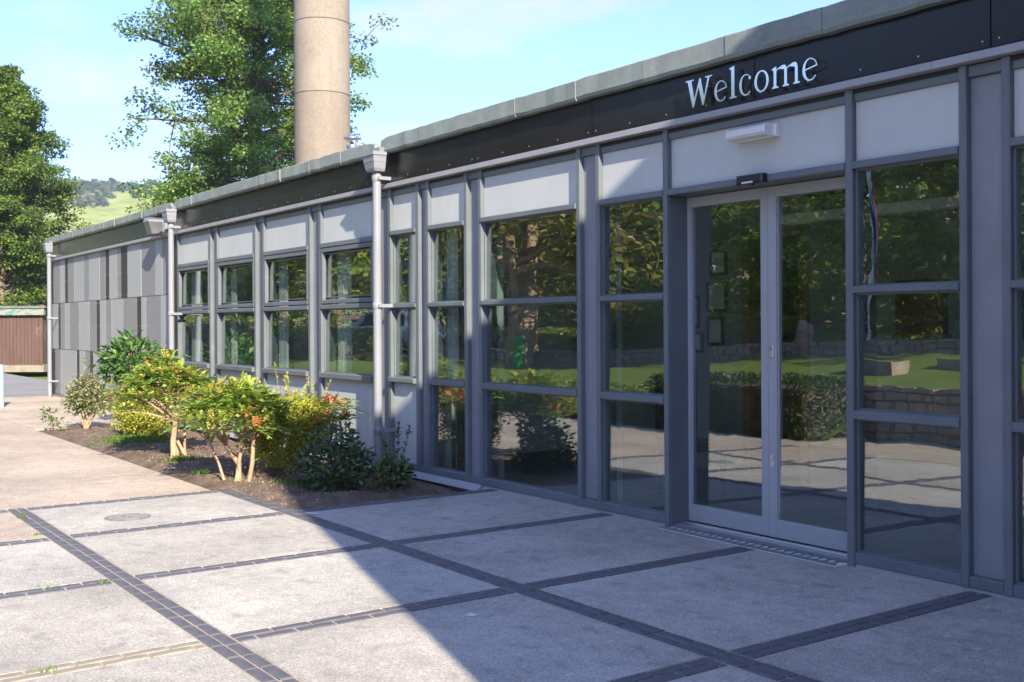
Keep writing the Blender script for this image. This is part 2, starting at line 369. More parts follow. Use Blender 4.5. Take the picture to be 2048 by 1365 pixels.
ground = structure(MB().box(-3000, 3000, -3000, 3000, -1.2, -0.30).build('ground', 'grass'))
def hill_z(X, Y):
    d = -X * 0.963 + Y * 0.267; s = X * 0.267 + Y * 0.963
    z = 94 * smooth01((d - 120) / 1000) + 20 * smooth01((d - 560) / 260)
    z += 5 * np.sin(s / 130 + 0.6) * smooth01((d - 300) / 400) + 2.5 * np.sin(d / 60 + s / 90) * smooth01((d - 300) / 300) - 0.02 * np.abs(s + 40)
    return np.where(d < 125, -0.5, z - 0.4)
hill = structure(link('hill', grid_mesh('hill', -1900, -110, -500, 1300, 90, 90, hill_z, 'field')))

road = structure(MB().box(-75, -25.6, -40, 1.6, -0.25, -0.012).build('road', 'asphalt'))

# ------------------------------------------------------------------ paving: slabs and brick strips
paving = structure(MB().box(-26.2, 8, -40, -2.136, -0.28, -0.0035).box(-8.6, 8, -2.136, 0.3, -0.28, -0.0035).box(-26.2, -17.7, -2.136, 0.3, -0.28, -0.0035).build('paving', 'joint'))
XL = [-10.0, -8.50, -6.86, -5.24, -3.57, -1.95, -0.33]      # strips across (running away from the building)
YL = [-2.03, -3.85, -5.67]                                    # strips along the building
SW = 0.077                                                    # half strip width
def slab(x0, x1, y0, y1, mat='slab'):
    g = 0.004; b = MB()
    b.prism([(x0 + g, y0 + g), (x1 - g, y0 + g), (x1 - g, y1 - g), (x0 + g, y1 - g)], 'z', -0.06, 0.0)
    return b.build('slab', mat, paving)
for i in range(len(XL) - 1):
    for j in range(len(YL) + 1):
        x0, x1 = XL[i] + SW, XL[i + 1] - SW
        y1 = 0.06 if j == 0 else YL[j - 1] - SW; y0 = YL[j] + SW if j < len(YL) else -40
        if i == 0 and j == 0: continue                        # planting bed reaches in here
        slab(x0, x1, y0, y1, 'slab_pink' if (i == 0 and j >= 1 and y0 < -3.9) or j == 3 else 'slab')
slab(XL[-1] + SW, 8, -40, 0.06)
for (a, b2) in [(-14.6, -10.0 - SW), (-19.4, -14.6), (-26.2, -19.4)]:      # plain buff slabs further along
    slab(a, b2, -3.85, -2.135, 'slab_pink'); slab(a, b2, -7.4, -3.85, 'slab_pink'); slab(a, b2, -40, -7.4, 'slab_pink')
slab(-26.2, -17.7, -2.135, 0.06, 'slab_pink')

bricks = []
r_b = random.Random(3)
def strip(axis, c, a, b, stagger, skip=lambda p, q: False, mat='brick'):
    L = 0.215
    for row in (-1, 1):
        p = a + (stagger if row > 0 else 0)
        p -= L
        while p < b:
            q0 = max(p, a); q1 = min(p + L, b)
            if q1 - q0 > 0.025:
                mid = (q0 + q1) / 2; off = c + row * 0.037
                if not skip(mid, off): bricks.append((axis, mid, off, q1 - q0 - 0.012, mat))
            p += L
for y in YL[:2]:
    strip('x', y, -10.1, 1.0, 0.008)
for k, x in enumerate(XL[:6]):
    for (y1, y0) in ((0.05, -2.03 + SW), (-2.03 - SW, -3.85 + SW), (-3.85 - SW, -5.67 + SW)):
        if k == 0 and y1 > -1: continue
        dusty = (y1 < -3.8 and k == 3)
        strip('y', x, y0, y1, 0.104, mat='brick_dusty' if dusty else 'brick')
cam_xy = np.array([0, -5.77])
def in_view(bk):
    ax, m_, o_, l_, _m = bk; p = Vector((m_, o_, 0)) if ax == 'x' else Vector((o_, m_, 0))
    d = p - Vector((0, -5.77, 1.55)); z = d.dot(fw)
    if z < 0.3: return 1e9
    px = d.dot(rt) / z * 2190; py = -d.z / z * 2190
    return (0 if abs(px) < 1040 and py < 735 else 1e6) + z
bricks.sort(key=in_view)
bm_cache = {}
def brick_mesh(l, mat):
    key = (round(l, 3), mat)
    if key not in bm_cache:
        c = 0.004; w = 0.064; b = MB(); x = l / 2; y = w / 2
        b.v = [(-x, -y, -0.05), (x, -y, -0.05), (x, y, -0.05), (-x, y, -0.05), (-x, -y, -c), (x, -y, -c), (x, y, -c), (-x, y, -c), (-x + c, -y + c, 0), (x - c, -y + c, 0), (x - c, y - c, 0), (-x + c, y - c, 0)]
        b.f = [(8, 9, 10, 11)] + [t for i in range(4) for t in ((i, (i + 1) % 4, 4 + (i + 1) % 4, 4 + i), (4 + i, 4 + (i + 1) % 4, 8 + (i + 1) % 4, 8 + i))]
        bm_cache[key] = b.mesh('brick', mat)
    return bm_cache[key]
rest = MB()
for i, (ax, m_, o_, l_, mt) in enumerate(bricks):
    loc = Vector((m_, o_, 0.0) if ax == 'x' else (o_, m_, 0.0)); loc.z = 0.002 + r_b.uniform(-0.0015, 0.002); rz = (0 if ax == 'x' else math.pi / 2) + r_b.gauss(0, 0.006)
    if i < 300:
        o = link('brick', brick_mesh(l_, mt), paving, loc); o.rotation_euler = (r_b.gauss(0, 0.004), r_b.gauss(0, 0.004), rz)
    else:
        hx, hy = (l_ / 2, 0.032) if ax == 'x' else (0.032, l_ / 2); rest.box(loc.x - hx, loc.x + hx, loc.y - hy, loc.y + hy, -0.05, loc.z)
if rest.v: stuff(rest.build('brick_course', 'brick', paving))

# inspection cover
dc = thing('drain_cover', 'round grey patterned drain cover set in the concrete left of the shadow edge', 'drain cover', (-9.08, -3.2, 0.004))
b = MB(); b.lathe((-9.08, -3.2, -0.03), [(0.18, 0), (0.18, 0.0325), (0.165, 0.0325)], 32); b.build('rim', 'iron', dc)
b = MB(); b.lathe((-9.08, -3.2, -0.03), [(0.158, 0), (0.158, 0.033)], 32); b.build('lid', 'iron', dc)
for i in range(-4, 5):
    hw = math.sqrt(max(0.001, 0.15 ** 2 - (i * 0.034) ** 2)); b = MB(); b.box(-9.08 + i * 0.034 - 0.009, -9.08 + i * 0.034 + 0.009, -3.2 - hw, -3.2 + hw, 0.002, 0.007); b.build('rib', 'iron', dc)

# ------------------------------------------------------------------ planting bed
def bed_z(X, Y):
    r = np.sin(X * 5.1 + Y * 3) * 0.012 + np.sin(X * 2.3 - Y * 6.7) * 0.015 + np.sin(X * 13 + 1) * np.sin(Y * 11) * 0.01
    edge = smooth01(np.minimum(np.minimum((Y + np.where(X > -10.1, 1.93, 2.13)) / 0.18, (-8.6 - X) / 0.25), (X + 17.7) / 0.4))
    return -0.018 + (0.045 + r) * edge - 0.10 * smooth01((Y + 0.55) / 0.3) * smooth01((-8.62 - X) / 0.1)
bed = structure(link('planting_bed_soil', grid_mesh('planting_bed_soil', -17.69, -8.6, -2.13, 0.02, 150, 44, bed_z, 'soil')))
edge_kerb = structure(MB().box(-10.11, -8.6, -2.133, -1.948, -0.06, -0.0035).build('bed_edging', 'joint'))

def bz(x, y): return float(bed_z(np.array([x]), np.array([y]))[0])
r = np.random.default_rng(21)
def pebble_field(name, n, xr, yr, s0, s1, mat):
    b = MB()
    for i in range(n):
        x = r.uniform(*xr); y = r.uniform(*yr); s = r.uniform(s0, s1); z = bz(x, y)
        q = [(x + s * math.cos(t) * r.uniform(.6, 1.2), y + s * math.sin(t) * r.uniform(.6, 1.2)) for t in np.arange(5) * 1.2566]
        n0 = len(b.v); b.v += [(p[0], p[1], z - 0.003) for p in q] + [(x, y, z + s * 0.7)]
        b.f += [(n0 + i2, n0 + (i2 + 1) % 5, n0 + 5) for i2 in range(5)]
    return stuff(b.build(name, mat))
p1 = pebble_field('bed_gravel', 420, (-13.5, -8.8), (-1.95, -0.2), 0.005, 0.017, 'stone'); p1['label'] = 'pale stone chips scattered over the bed soil'; p1['category'] = 'gravel'
p2 = pebble_field('bed_litter', 2600, (-17.5, -8.8), (-2.0, -0.1), 0.006, 0.022, 'bark'); p2['label'] = 'brown bark and leaf litter over the bed soil'; p2['category'] = 'leaf litter'
def tuft_patch(name, spots, label, hgt=.08):
    P = []; A = []
    for (cx, cy, rad, n) in spots:
        d = r.normal(size=(n, 2)) * rad * 0.45; x = cx + d[:, 0]; y = cy + d[:, 1]
        z = np.array([bz(a, c) if (-17.6 < a < -8.6 and c > -2.1) else 0.0 for a, c in zip(x, y)]) - 0.003
        P.append(np.stack([x, y, z], 1)); a = r.normal(size=(n, 3)) * 0.45; a[:, 2] = 1; A.append(unit(a))
    P = np.concatenate(P); A = np.concatenate(A); n = len(P); B = unit(np.cross(A, r.normal(size=(n, 3))))
    me = leaf_mesh(name, P, A, B, hgt * r.uniform(0.25, 1.0, n), 0.006, pal(r, n, [(0.10, 0.22, 0.03), (0.16, 0.28, 0.04)]), 'leaf')
    o = stuff(link(name, me)); o['label'] = label; o['category'] = 'grass'
tuft_patch('grass_tufts', [(-14.7, -1.45, 0.5, 1500), (-15.3, -1.3, 0.35, 700), (-12.2, -1.7, 0.2, 250), (-9.7, -1.3, 0.35, 500), (-11.0, -1.9, 0.1, 90)], 'bright green grass tufts growing on the bed soil')
tuft_patch('paving_weeds', [(-9.6, -3.9, 0.06, 40), (-9.75, -3.86, 0.03, 25), (-8.72, -3.97, 0.05, 30), (-6.86, -3.98, 0.05, 40), (-6.9, -4.25, 0.13, 40), (-5.25, -4.65, 0.05, 35), (-5.3, -4.9, 0.05, 20)], 'tiny green weeds in the paving joints', .03)

# ------------------------------------------------------------------ school building
bld = thing('school_building', 'long single storey school block with grey glazed front and dark fascia', 'building', (-10, 0, 0))
S3_LEV = [('panel', 2.57, 2.953), ('pane', 1.78, 2.523), ('pane', 0.994, 1.736), ('pane', 0.09, 0.938)]
LEAN = math.tan(math.radians(0.64))
def lean_pane(x0, x1, y, z0, z1):
    b = MB(); d = (z1 - z0) * LEAN / 2
    b.prism([(y - d, z0), (y + d, z1), (y + d + .006, z1), (y - d + .006, z0)], 'x', x0, x1); return b
def bay(x0, x1, posts, levels, trans, sills=(), vent=None):
    """a glazed bay between x0 and x1; posts are (xa, xb); levels (kind, z0, z1); trans (z0, z1)"""
    b = MB()
    for xa, xb in posts: b.cbox(xa, xb, 0.0, 0.17, 0.02, 3.03)
    b.cbox(x0, x1, 0.022, 0.15, 2.953, 3.028); b.cbox(x0, x1, 0.004, 0.15, 0.022, 0.09)
    for kind, z0, z1 in levels:
        if kind == 'pane':                                   # glazing beads round the pane
            t = 0.014
            b.box(x0, x0 + t, 0.036, 0.11, z0, z1); b.box(x1 - t, x1, 0.036, 0.11, z0, z1); b.box(x0 + t, x1 - t, 0.036, 0.11, z0, z0 + t * .8); b.box(x0 + t, x1 - t, 0.036, 0.11, z1 - t * .8, z1)
    fr = b.build('window_frame', 'frame', bld)
    for z0, z1 in trans: MB().cbox(x0 + 0.001, x1 - 0.001, -0.010, 0.14, z0, z1).build('transom', 'frame', fr)
    for z0, z1 in sills: MB().cbox(x0 - 0.004, x1 + 0.004, -0.038, 0.14, z0, z1, 0.008).build('sill', 'frame', fr)
    for kind, z0, z1 in levels:
        if kind == 'panel': MB().box(x0 + 0.002, x1 - 0.002, 0.042, 0.10, z0 + 0.001, z1 - 0.001).build('spandrel_panel', 'panel', fr)
        else: lean_pane(x0 + 0.006, x1 - 0.006, 0.056, z0 + 0.004, z1 - 0.004).build('pane', 'glass', fr)
    if vent:                                                  # opening light with its own sash
        z0, z1 = vent; s = 0.05; v = MB()
        v.cbox(x0 + .003, x1 - .003, -0.004, 0.045, z0, z0 + s); v.cbox(x0 + .003, x1 - .003, -0.004, 0.045, z1 - s, z1)
        v.cbox(x0 + .003, x0 + s, -0.003, 0.045, z0 + s, z1 - s); v.cbox(x1 - s, x1 - .003, -0.003, 0.045, z0 + s, z1 - s)
        v.build('opening_sash', 'frame', fr)
    return fr
P2 = [(-17.56, -17.50), (-16.08, -16.02), (-15.79, -15.73), (-14.32, -14.26), (-14.03, -13.97), (-12.57, -12.51), (-12.26, -12.20), (-10.87, -10.81)]
for i in range(4):
    a, c = P2[2 * i], P2[2 * i + 1]
    bay(a[1], c[0], (a, c), [('panel', 2.545, 2.953), ('pane', 1.885, 2.42), ('pane', 0.985, 1.748), ('panel', 0.09, 0.92)],
        [(2.49, 2.545), (1.748, 1.80)], [(0.92, 0.985)], vent=(1.812, 2.484))
    # gap below the opening sash
P3 = [(-10.52, -10.46), (-9.925, -9.86), (-9.715, -9.66), (-8.99, -8.935), (-8.735, -8.685), (-7.234, -7.184), (-6.98, -6.93)]
T3 = [(2.523, 2.57), (1.736, 1.78), (0.938, 0.994)]
bay(-10.46, -9.925, P3[0:2], [('panel', 2.57, 2.953), ('pane', 1.78, 2.523), ('pane', 0.994, 1.736), ('panel', 0.09, 0.938)], T3[:2], [T3[2]])
bay(-9.66, -8.99, P3[2:4], S3_LEV, T3)
bay(-8.685, -7.234, P3[4:6], S3_LEV, T3)
bay(-6.93, -6.175, (P3[6],), S3_LEV, T3)
bay(-4.428, -3.687, ((-3.687, -3.637),), S3_LEV, T3)
bay(-3.372, -1.92, ((-3.424, -3.372), (-1.92, -1.868)), S3_LEV, T3)
bay(-1.608, -0.15, ((-1.66, -1.608), (-0.15, -0.098)), S3_LEV, T3)
for xa, xb in [(-16.02, -15.79), (-14.26, -14.03), (-12.51, -12.26), (-10.81, -10.52), (-9.86, -9.715), (-8.935, -8.735), (-7.184, -6.98), (-3.637, -3.424), (-1.868, -1.66), (-0.098, 1.3)]:
    MB().box(xa + .001, xb - .001, 0.05, 0.22, 0.09, 2.955).build('column_cover', 'infill', bld)
    MB().cbox(xa, xb, 0.020, 0.2, 2.958, 3.026).build('column_head', 'frame', bld)
    MB().cbox(xa, xb, 0.005, 0.2, 0.022, 0.088).build('column_foot', 'frame', bld)
MB().box(-18.0, -17.562, 0.05, 0.2, 0.0, 3.0).build('corner_strip', 'clad_d', bld)

# entrance door
ent = MB()
ent.cbox(-6.175, -6.125, 0.0, 0.24, 0.0, 3.03); ent.cbox(-4.486, -4.429, 0.0, 0.24, 0.0, 3.03)
ent.box(-6.125, -6.119, 0.022, 0.24, 0.0, 2.523)
ent.cbox(-6.125, -4.486, 0.022, 0.15, 2.953, 3.028)
entf = ent.build('entrance_frame', 'frame', bld)
MB().cbox(-6.124, -4.487, -0.010, 0.30, 2.523, 2.572).build('door_transom', 'frame', entf)
MB().box(-6.123, -4.488, 0.048, 0.10, 2.573, 2.952).build('spandrel_panel', 'panel', entf)
YD = 0.20
def door_leaf(x0, x1, s0, s1):
    d = MB(); d.cbox(x0, x0 + s0, YD, YD + .05, 0.035, 2.518, .003); d.cbox(x1 - s1, x1, YD, YD + .05, 0.035, 2.518, .003)
    d.cbox(x0 + s0, x1 - s1, YD, YD + .05, 0.035, 0.165, .003); d.cbox(x0 + s0, x1 - s1, YD, YD + .05, 2.44, 2.518, .003)
    d.box(x0 + s0, x0 + s0 + .012, YD + .012, YD + .045, 0.165, 2.44); d.box(x1 - s1 - .012, x1 - s1, YD + .012, YD + .045, 0.165, 2.44)
    o = d.build('sliding_door', 'door', bld)
    lean_pane(x0 + s0 + .004, x1 - s1 - .004, YD + .024, 0.168, 2.437).build('pane', 'glass', o); return o
dl = door_leaf(-6.117, -5.311, 0.03, 0.062); dr = door_leaf(-5.309, -4.49, 0.078, 0.03)
for z in (0.575, 1.35):
    k = MB(); k.cbox(-5.288, -5.262, YD - 0.006, YD, z - .045, z + .045, .002); kk = k.build('lock_plate', 'alu', dr)
    MB().tube([(-5.275, YD - .006, z + .02), (-5.275, YD - .016, z + .02)], 0.011, 10).build('lock_cylinder', 'steel', dr)
th = MB().box(-6.12, -4.49, 0.06, 0.34, 0.0, 0.026).box(-6.12, -4.49, 0.145, 0.165, 0.026, 0.034).build('threshold', 'alu', entf)
gr = MB()
x = -6.12
while x < -4.56:                                               # expanded-metal drain grating in front of the doors
    for s in (1,):
        y0, y1 = (-0.085, 0.045)
        p = [(x, y0 if s > 0 else y1), (x + .052, y1 if s > 0 else y0)]
        gr.tube([(p[0][0], p[0][1], 0.012), ((p[0][0] + p[1][0]) / 2 + .012, (p[0][1] + p[1][1]) / 2 - .03, 0.012), ((p[0][0] + p[1][0]) / 2 - .012, (p[0][1] + p[1][1]) / 2 + .03, 0.012), (p[1][0], p[1][1], 0.012)], 0.005, 4)
    x += 0.07
gr.tube([(-6.12, -.09, .012), (-4.5, -.09, .012)], .006, 4); gr.tube([(-6.12, .05, .012), (-4.5, .05, .012)], .006, 4)
stuff(gr.build('threshold_grating', 'frame', entf)); MB().box(-6.12, -4.49, -0.10, 0.058, 0.0015, 0.005).build('grating_tray', 'white', entf)

# base flashing, rails, fascia, felt coping
MB().prism([(-0.012, -0.04), (0.12, -0.04), (0.12, 0.022), (0.018, 0.022), (0.016, 0.004)], 'x', -4.43, 1.3).build('base_flashing', 'rail', bld)
MB().prism([(-0.012, -0.04), (0.12, -0.04), (0.12, 0.022), (0.018, 0.022), (0.016, 0.004)], 'x', -8.7, -6.175).build('base_flashing', 'rail', bld)
MB().prism([(-0.05, -0.035), (0.12, -0.035), (0.12, 0.022), (0.0, 0.022)], 'x', -17.5, -8.701).build('base_flashing', 'rail', bld)
MB().box(-26.3, -8.7, 0.03, 0.3, -0.3, -0.036).build('plinth', 'grout', bld)
def rail(a, c): MB().prism([(0.12, 3.03), (-0.040, 3.032), (-0.048, 3.036), (-0.048, 3.078), (-0.03, 3.086), (0.12, 3.09)], 'x', a + .0015, c - .0015).build('drip_rail', 'rail', bld)
for a, c in [(-26.3, -23.2), (-23.2, -20.2), (-20.2, -17.46), (-17.46, -14.4), (-14.4, -11.45), (-11.45, -8.97), (-8.97, -6.35), (-6.35, -3.83), (-3.83, -1.2), (-1.2, 1.3)]: rail(a, c)
FJ = [-26.28, -25.2, -23.69, -22.17, -20.62, -19.07, -17.5, -15.73, -14.0, -12.23, -10.5, -8.75, -6.99, -5.22, -3.47, -1.7, 0.05, 1.3]
riv = MB(); r_r = random.Random(5)
for a, c in zip(FJ[:-1], FJ[1:]):
    MB().box(a + .004, c - .004, -0.02, 0.02, 3.094, 3.43).build('fascia_panel', 'fascia', bld)
    n = 5
    for i in range(n):
        x = a + .05 + (c - a - .1) * i / (n - 1)
        riv.tube([(x, -0.020, 3.135), (x, -0.0225, 3.135)], 0.0055, 6)
MB().box(-26.28, 1.3, 0.021, 0.12, 3.0, 3.45).build('fascia_backing', 'black', bld)
stuff(riv.build('fascia_rivets', 'rivet', bld))
def felt_piece(a, c, zt, drop0=0.0, drop1=0.0):
    n = 7; b = MB(); prof = lambda: [(-0.085, 3.405), (-0.098, 3.43), (-0.098, zt - .009), (-0.088, zt), (0.25, zt - 0.01), (0.25, 3.405)]
    for i in range(n):
        t = i / (n - 1); x = a + (c - a) * t; dz = -(drop0 * max(0, 1 - t * 5) + drop1 * max(0, t * 5 - 4))
        jy = r_r.gauss(0, .003); jz = r_r.gauss(0, .0026)
        lap = 0.004 if t > 0.999 else 0
        for (y, z) in prof(): b.v.append((x, y + (jy if y < 0 else 0) - (lap if y < 0 else 0), z + jz + (dz if z > 3.44 else dz * .5)))
    for i in range(n - 1):
        for j in range(6): b.f.append((i * 6 + j, (i + 1) * 6 + j, (i + 1) * 6 + (j + 1) % 6, i * 6 + (j + 1) % 6))
    b.f += [tuple(range(6)), tuple(reversed(range((n - 1) * 6, n * 6)))]
    return b.build('coping_felt', 'felt', bld)
def felt_run(a, c, zt, step=0.83):
    n = max(1, round((c - a) / step)); e = [a + (c - a) * i / n for i in range(n + 1)]
    for i in range(1, n): e[i] += r_r.uniform(-.05, .05)
    for i in range(n): felt_piece(e[i] + .0016, e[i + 1] - .0016, zt, .03 if i == 0 else 0, .03 if i == n - 1 else 0)
felt_run(-26.35, -17.52, 3.545); felt_run(-17.40, -10.62, 3.56); felt_run(-10.48, 1.3, 3.575)
MB().box(-26.2, 1.3, 0.26, 12, 3.30, 3.50).build('roof', 'rooft', bld)

# cladding of the far section
def clad_row(z0, z1, px, kinds):
    for a, c, k in zip(px[:-1], px[1:], kinds):
        MB().box(a + .0035, c - .0035, 0.012 + 0.004 * r_r.random(), 0.05, z0 + .005, z1 - .005).build('cladding_panel', {'L': 'clad_l', 'M': 'clad_m', 'D': 'clad_d'}[k], bld)
        for z in (z0 + .06, (z0 + z1) / 2, z1 - .06):
            for x in (a + .05, c - .05): cr_.tube([(x, 0.013, z), (x, 0.009, z)], 0.0065, 5)
cr_ = MB()
def pxX(px):      # measured joint positions along the wall
    t = (px - 1024) / 2190.0; dxx = -math.cos(YAW) + math.sin(YAW) * t; dyy = math.sin(YAW) + math.cos(YAW) * t; return dxx / dyy * 5.77
row1 = [102, 106, 120.6, 129.4, 135, 147.7, 167.4, 177.3, 198.7, 210, 217.4, 233.5, 241.3, 254, 281.4, 309.5, 323.6, 336]
row2 = [102, 115.4, 120, 129, 138.5, 157, 177.6, 192, 198.5, 210.5, 222, 245.7, 272.5, 281, 290.5, 320, 336]
row3 = [102, 109, 120, 151.6, 157, 167.5, 178.5, 184.6, 215, 240, 262, 297, 305, 336]
clad_row(2.075, 3.025, [pxX(p) for p in row1], 'DMLDMLMLMDLMDLMLM')
clad_row(1.06, 2.075, [pxX(p) for p in row2], 'LDMLMLMDLMLMDLML')
clad_row(0.06, 1.06, [pxX(p) for p in row3], 'DMLDLMDLMLMDL')
stuff(cr_.build('cladding_rivets', 'rivet', bld))
MB().box(-26.27, -17.9, 0.051, 0.25, 0.0, 3.03).build('backing_wall', 'black', bld)
MB().box(-26.27, -18.0, 0.02, 0.05, -0.03, 0.058).build('plinth_board', 'grout', bld)
MB().box(-26.27, -26.1, 0.251, 12, -0.03, 3.4).build('end_wall', 'clad_m', bld)
# interior shell
MB().box(-26.0, 1.3, 0.28, 12, -0.05, 0.012).build('interior_floor', 'carpet', bld)
MB().box(-26.0, 1.3, 0.14, 12, 2.96, 3.25).build('interior_ceiling', 'inwall', bld)
MB().box(-26.0, 1.3, 5.2, 5.35, 0.012, 2.96).build('interior_wall', 'inwall', bld)
for x in (-18.0, -14.15, -10.70): MB().box(x - .06, x + .06, 0.25, 5.2, 0.012, 2.96).build('partition_wall', 'inwall', bld)
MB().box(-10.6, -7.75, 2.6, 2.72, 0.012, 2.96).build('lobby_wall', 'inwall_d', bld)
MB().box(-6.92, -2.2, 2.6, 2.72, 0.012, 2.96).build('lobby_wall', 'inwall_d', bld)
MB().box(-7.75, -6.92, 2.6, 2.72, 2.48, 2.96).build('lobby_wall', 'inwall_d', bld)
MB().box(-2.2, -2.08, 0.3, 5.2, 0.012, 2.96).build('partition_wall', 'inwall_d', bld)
df = MB().box(-7.75, -7.66, 2.56, 2.74, 0.012, 2.40).box(-7.01, -6.92, 2.56, 2.74, 0.012, 2.40).box(-7.75, -6.92, 2.56, 2.74, 2.401, 2.475).build('interior_door_frame', 'wood', bld)
MB().box(-6.1, -2.25, 1.0, 1.12, 2.335, 2.41).build('ceiling_bulkhead', 'white', bld)
MB().box(-10.5, -8.9, 5.10, 5.198, 0.012, 2.05).build('wood_panel', 'wood', bld)
for x in (-15.9, -14.15, -12.38, -10.66): MB().box(x - .06, x + .06, .30, .48, .012, 2.96).build('interior_pier', 'col', bld)
for x in (-9.79, -8.83, -7.08, -3.53): MB().box(x - .06, x + .06, .225, .315, .012, 2.96).build('interior_pier', 'col', bld)
MB().box(-17.9, -10.78, 2.7, 2.8, 0.012, 2.96).build('room_back_wall', 'inwall', bld)
def curtain(x0, x1, z0, z1, y=.2):
    b = MB(); n = 18
    for i in range(n + 1):
        x = x0 + (x1 - x0) * i / n; yy = y + .022 * math.sin(i * 1.9)
        b.v += [(x, yy, z0), (x, yy, z1), (x, yy + .004, z0), (x, yy + .004, z1)]
    for i in range(n): a = i * 4; b.f += [(a, a + 4, a + 5, a + 1), (a + 2, a + 3, a + 7, a + 6), (a + 1, a + 5, a + 7, a + 3), (a, a + 2, a + 6, a + 4)]
    b.build('curtain', 'blind', bld, True)
for x0, w_ in ((-17.46, .5), (-15.7, .22), (-13.94, .3), (-12.16, .36), (-10.42, .24), (-9.62, .2)): curtain(x0, x0 + w_, .95, 2.6)
for x0, x1 in ((-17.45, -16.1), (-15.7, -14.34)):
    bl = MB()
    for k in range(26): bl.box(x0, x1, 0.235, 0.262, 1.05 + k * .031, 1.052 + k * .031)
    stuff(bl.build('blind_slats', 'blind', bld))

# ------------------------------------------------------------------ WELCOME letters (stroked outlines, x-height 0.145 m)
def ring(cx, cy, rx, ry, a0=0, a1=360, n=40): return [(cx + rx * math.cos(math.radians(a0 + (a1 - a0) * i / n)), cy + ry * math.sin(math.radians(a0 + (a1 - a0) * i / n))) for i in range(n + (0 if a1 - a0 == 360 else 1))]
def curve_obj(polys, depth):
    cu = bpy.data.curves.new('outline', 'CURVE'); cu.dimensions = '2D'; cu.fill_mode = 'BOTH'; cu.extrude = depth / 2
    for p in polys:
        s = cu.splines.new('POLY'); s.points.add(len(p) - 1); s.use_cyclic_u = True
        for i, q in enumerate(p): s.points[i].co = (q[0], q[1], 0, 1)
    o = bpy.data.objects.new('outline', cu); C.objects.link(o)
    dg = bpy.context.evaluated_depsgraph_get(); dg.update()
    me = bpy.data.meshes.new_from_object(o.evaluated_get(dg)); bpy.data.objects.remove(o); bpy.data.curves.remove(cu); return me
def crescent(cx, cy, rx, ry, wthick, wthin, a0, a1, ang=200):
    """open bowl stroke with thick left side"""
    n = 36; out = []; inn = []
    for i in range(n + 1):
        a = a0 + (a1 - a0) * i / n; t = math.radians(a)
        w = wthin + (wthick - wthin) * (0.5 + 0.5 * math.cos(math.radians(a - ang))) ** 1.3
        out.append((cx + rx * math.cos(t), cy + ry * math.sin(t))); inn.append((cx + (rx - w) * math.cos(t), cy + (ry - w * .55) * math.sin(t)))
    return out + inn[::-1]
L_W = [[(0, 1.42), (0, 1.37), (.13, 1.34), (.42, 0), (.50, 0), (.80, .98), (1.02, 0), (1.10, 0), (1.46, 1.34), (1.62, 1.37), (1.62, 1.42), (1.20, 1.42), (1.20, 1.37), (1.35, 1.34), (1.13, .42), (.93, 1.40), (.84, 1.40), (.54, .40), (.36, 1.34), (.50, 1.37), (.50, 1.42)]]
def L_e():
    o = crescent(.42, .5, .42, .52, .155, .05, 14, 322)
    return [o, [(.10, .535), (.10, .475), (.815, .605), (.80, .66)]]
L_l = [[(0, 1.50), (0, 1.46), (.11, 1.40), (.11, .10), (0, .05), (0, 0), (.40, 0), (.40, .05), (.28, .10), (.28, 1.58), (.22, 1.56)]]
def L_c(): return [crescent(.42, .5, .42, .52, .155, .05, 38, 318), ring(.70, .80, .075, .075)]
def L_o(): return [ring(.45, .5, .45, .52), ring(.455, .5, .30, .455)[::-1]]
def L_m():
    s = [(0, .93), (0, .88), (.10, .84), (.10, .10), (0, .05), (0, 0), (.38, 0), (.38, .05), (.26, .10), (.26, .74)]
    def arch(x0, x1, last):
        t = [(x0, .78), (x0 + .10, .86), (x0 + .20, .87), (x1 - .155, .80), (x1 - .155, .10), (x1 - .25, .05), (x1 - .25, 0), (x1 + .12, 0), (x1 + .12, .05), (x1, .10)]
        t += [(x1, .80), (x1 - .05, .95), (x1 - .16, 1.02), (x1 - .30, 1.0), (x0 + .04, .88)]
        return t
    return [s + [(.26, .84), (.26, 1.02), (.2, 1.01)], arch(.25, .88, 0), arch(.86, 1.50, 1)]
sign = thing('welcome_sign', 'polished metal serif letters reading Welcome standing off the dark fascia', 'sign lettering', (-5.2, -0.05, 3.1))
XH = 0.1425
for nm, polys, x0, wd in [('W', L_W, -5.839, .268), ('e', L_e(), -5.549, .121), ('l', L_l, -5.405, .068), ('c', L_c(), -5.311, .108), ('o', L_o(), -5.173, .128), ('m', L_m(), -5.016, .238), ('e', L_e(), -4.757, .121)]:
    xs = [p[0] for q in polys for p in q]; sx = wd / (max(xs) - min(xs)); mn = min(xs)
    holes = nm in 'o'
    if holes: mes = [curve_obj([[((x - mn) * sx, z * XH) for x, z in q] for q in polys], 0.008)]
    else: mes = [curve_obj([[((x - mn) * sx, z * XH) for x, z in q]], 0.008) for q in polys]
    v = []; f = []
    for k, me in enumerate(mes):
        n0 = len(v); v += [(x0 + c.co.x, -0.072 - 0.0006 * k - c.co.z, 3.127 + c.co.y) for c in me.vertices]; f += [tuple(n0 + i for i in p.vertices) for p in me.polygons]; bpy.data.meshes.remove(me)
    b = MB(); b.v = v; b.f = f; lo = b.build('letter', 'letter', sign); lo['label'] = 'letter ' + nm
    spots = {'W': [(.12, .9), (.3, .15), (.62, .15), (.85, .9), (.5, .6)], 'm': [(.1, .1), (.5, .1), (.9, .1), (.12, .7)], 'l': [(.4, .1), (.4, 1.2)]}.get(nm, [(.08, .5), (.5, .02), (.55, .97)])
    for (u, zz) in spots: MB().tube([(x0 + u * wd, -0.069, 3.127 + zz * XH), (x0 + u * wd, -0.0195, 3.127 + zz * XH)], 0.0032, 6).build('standoff', 'steel', lo)

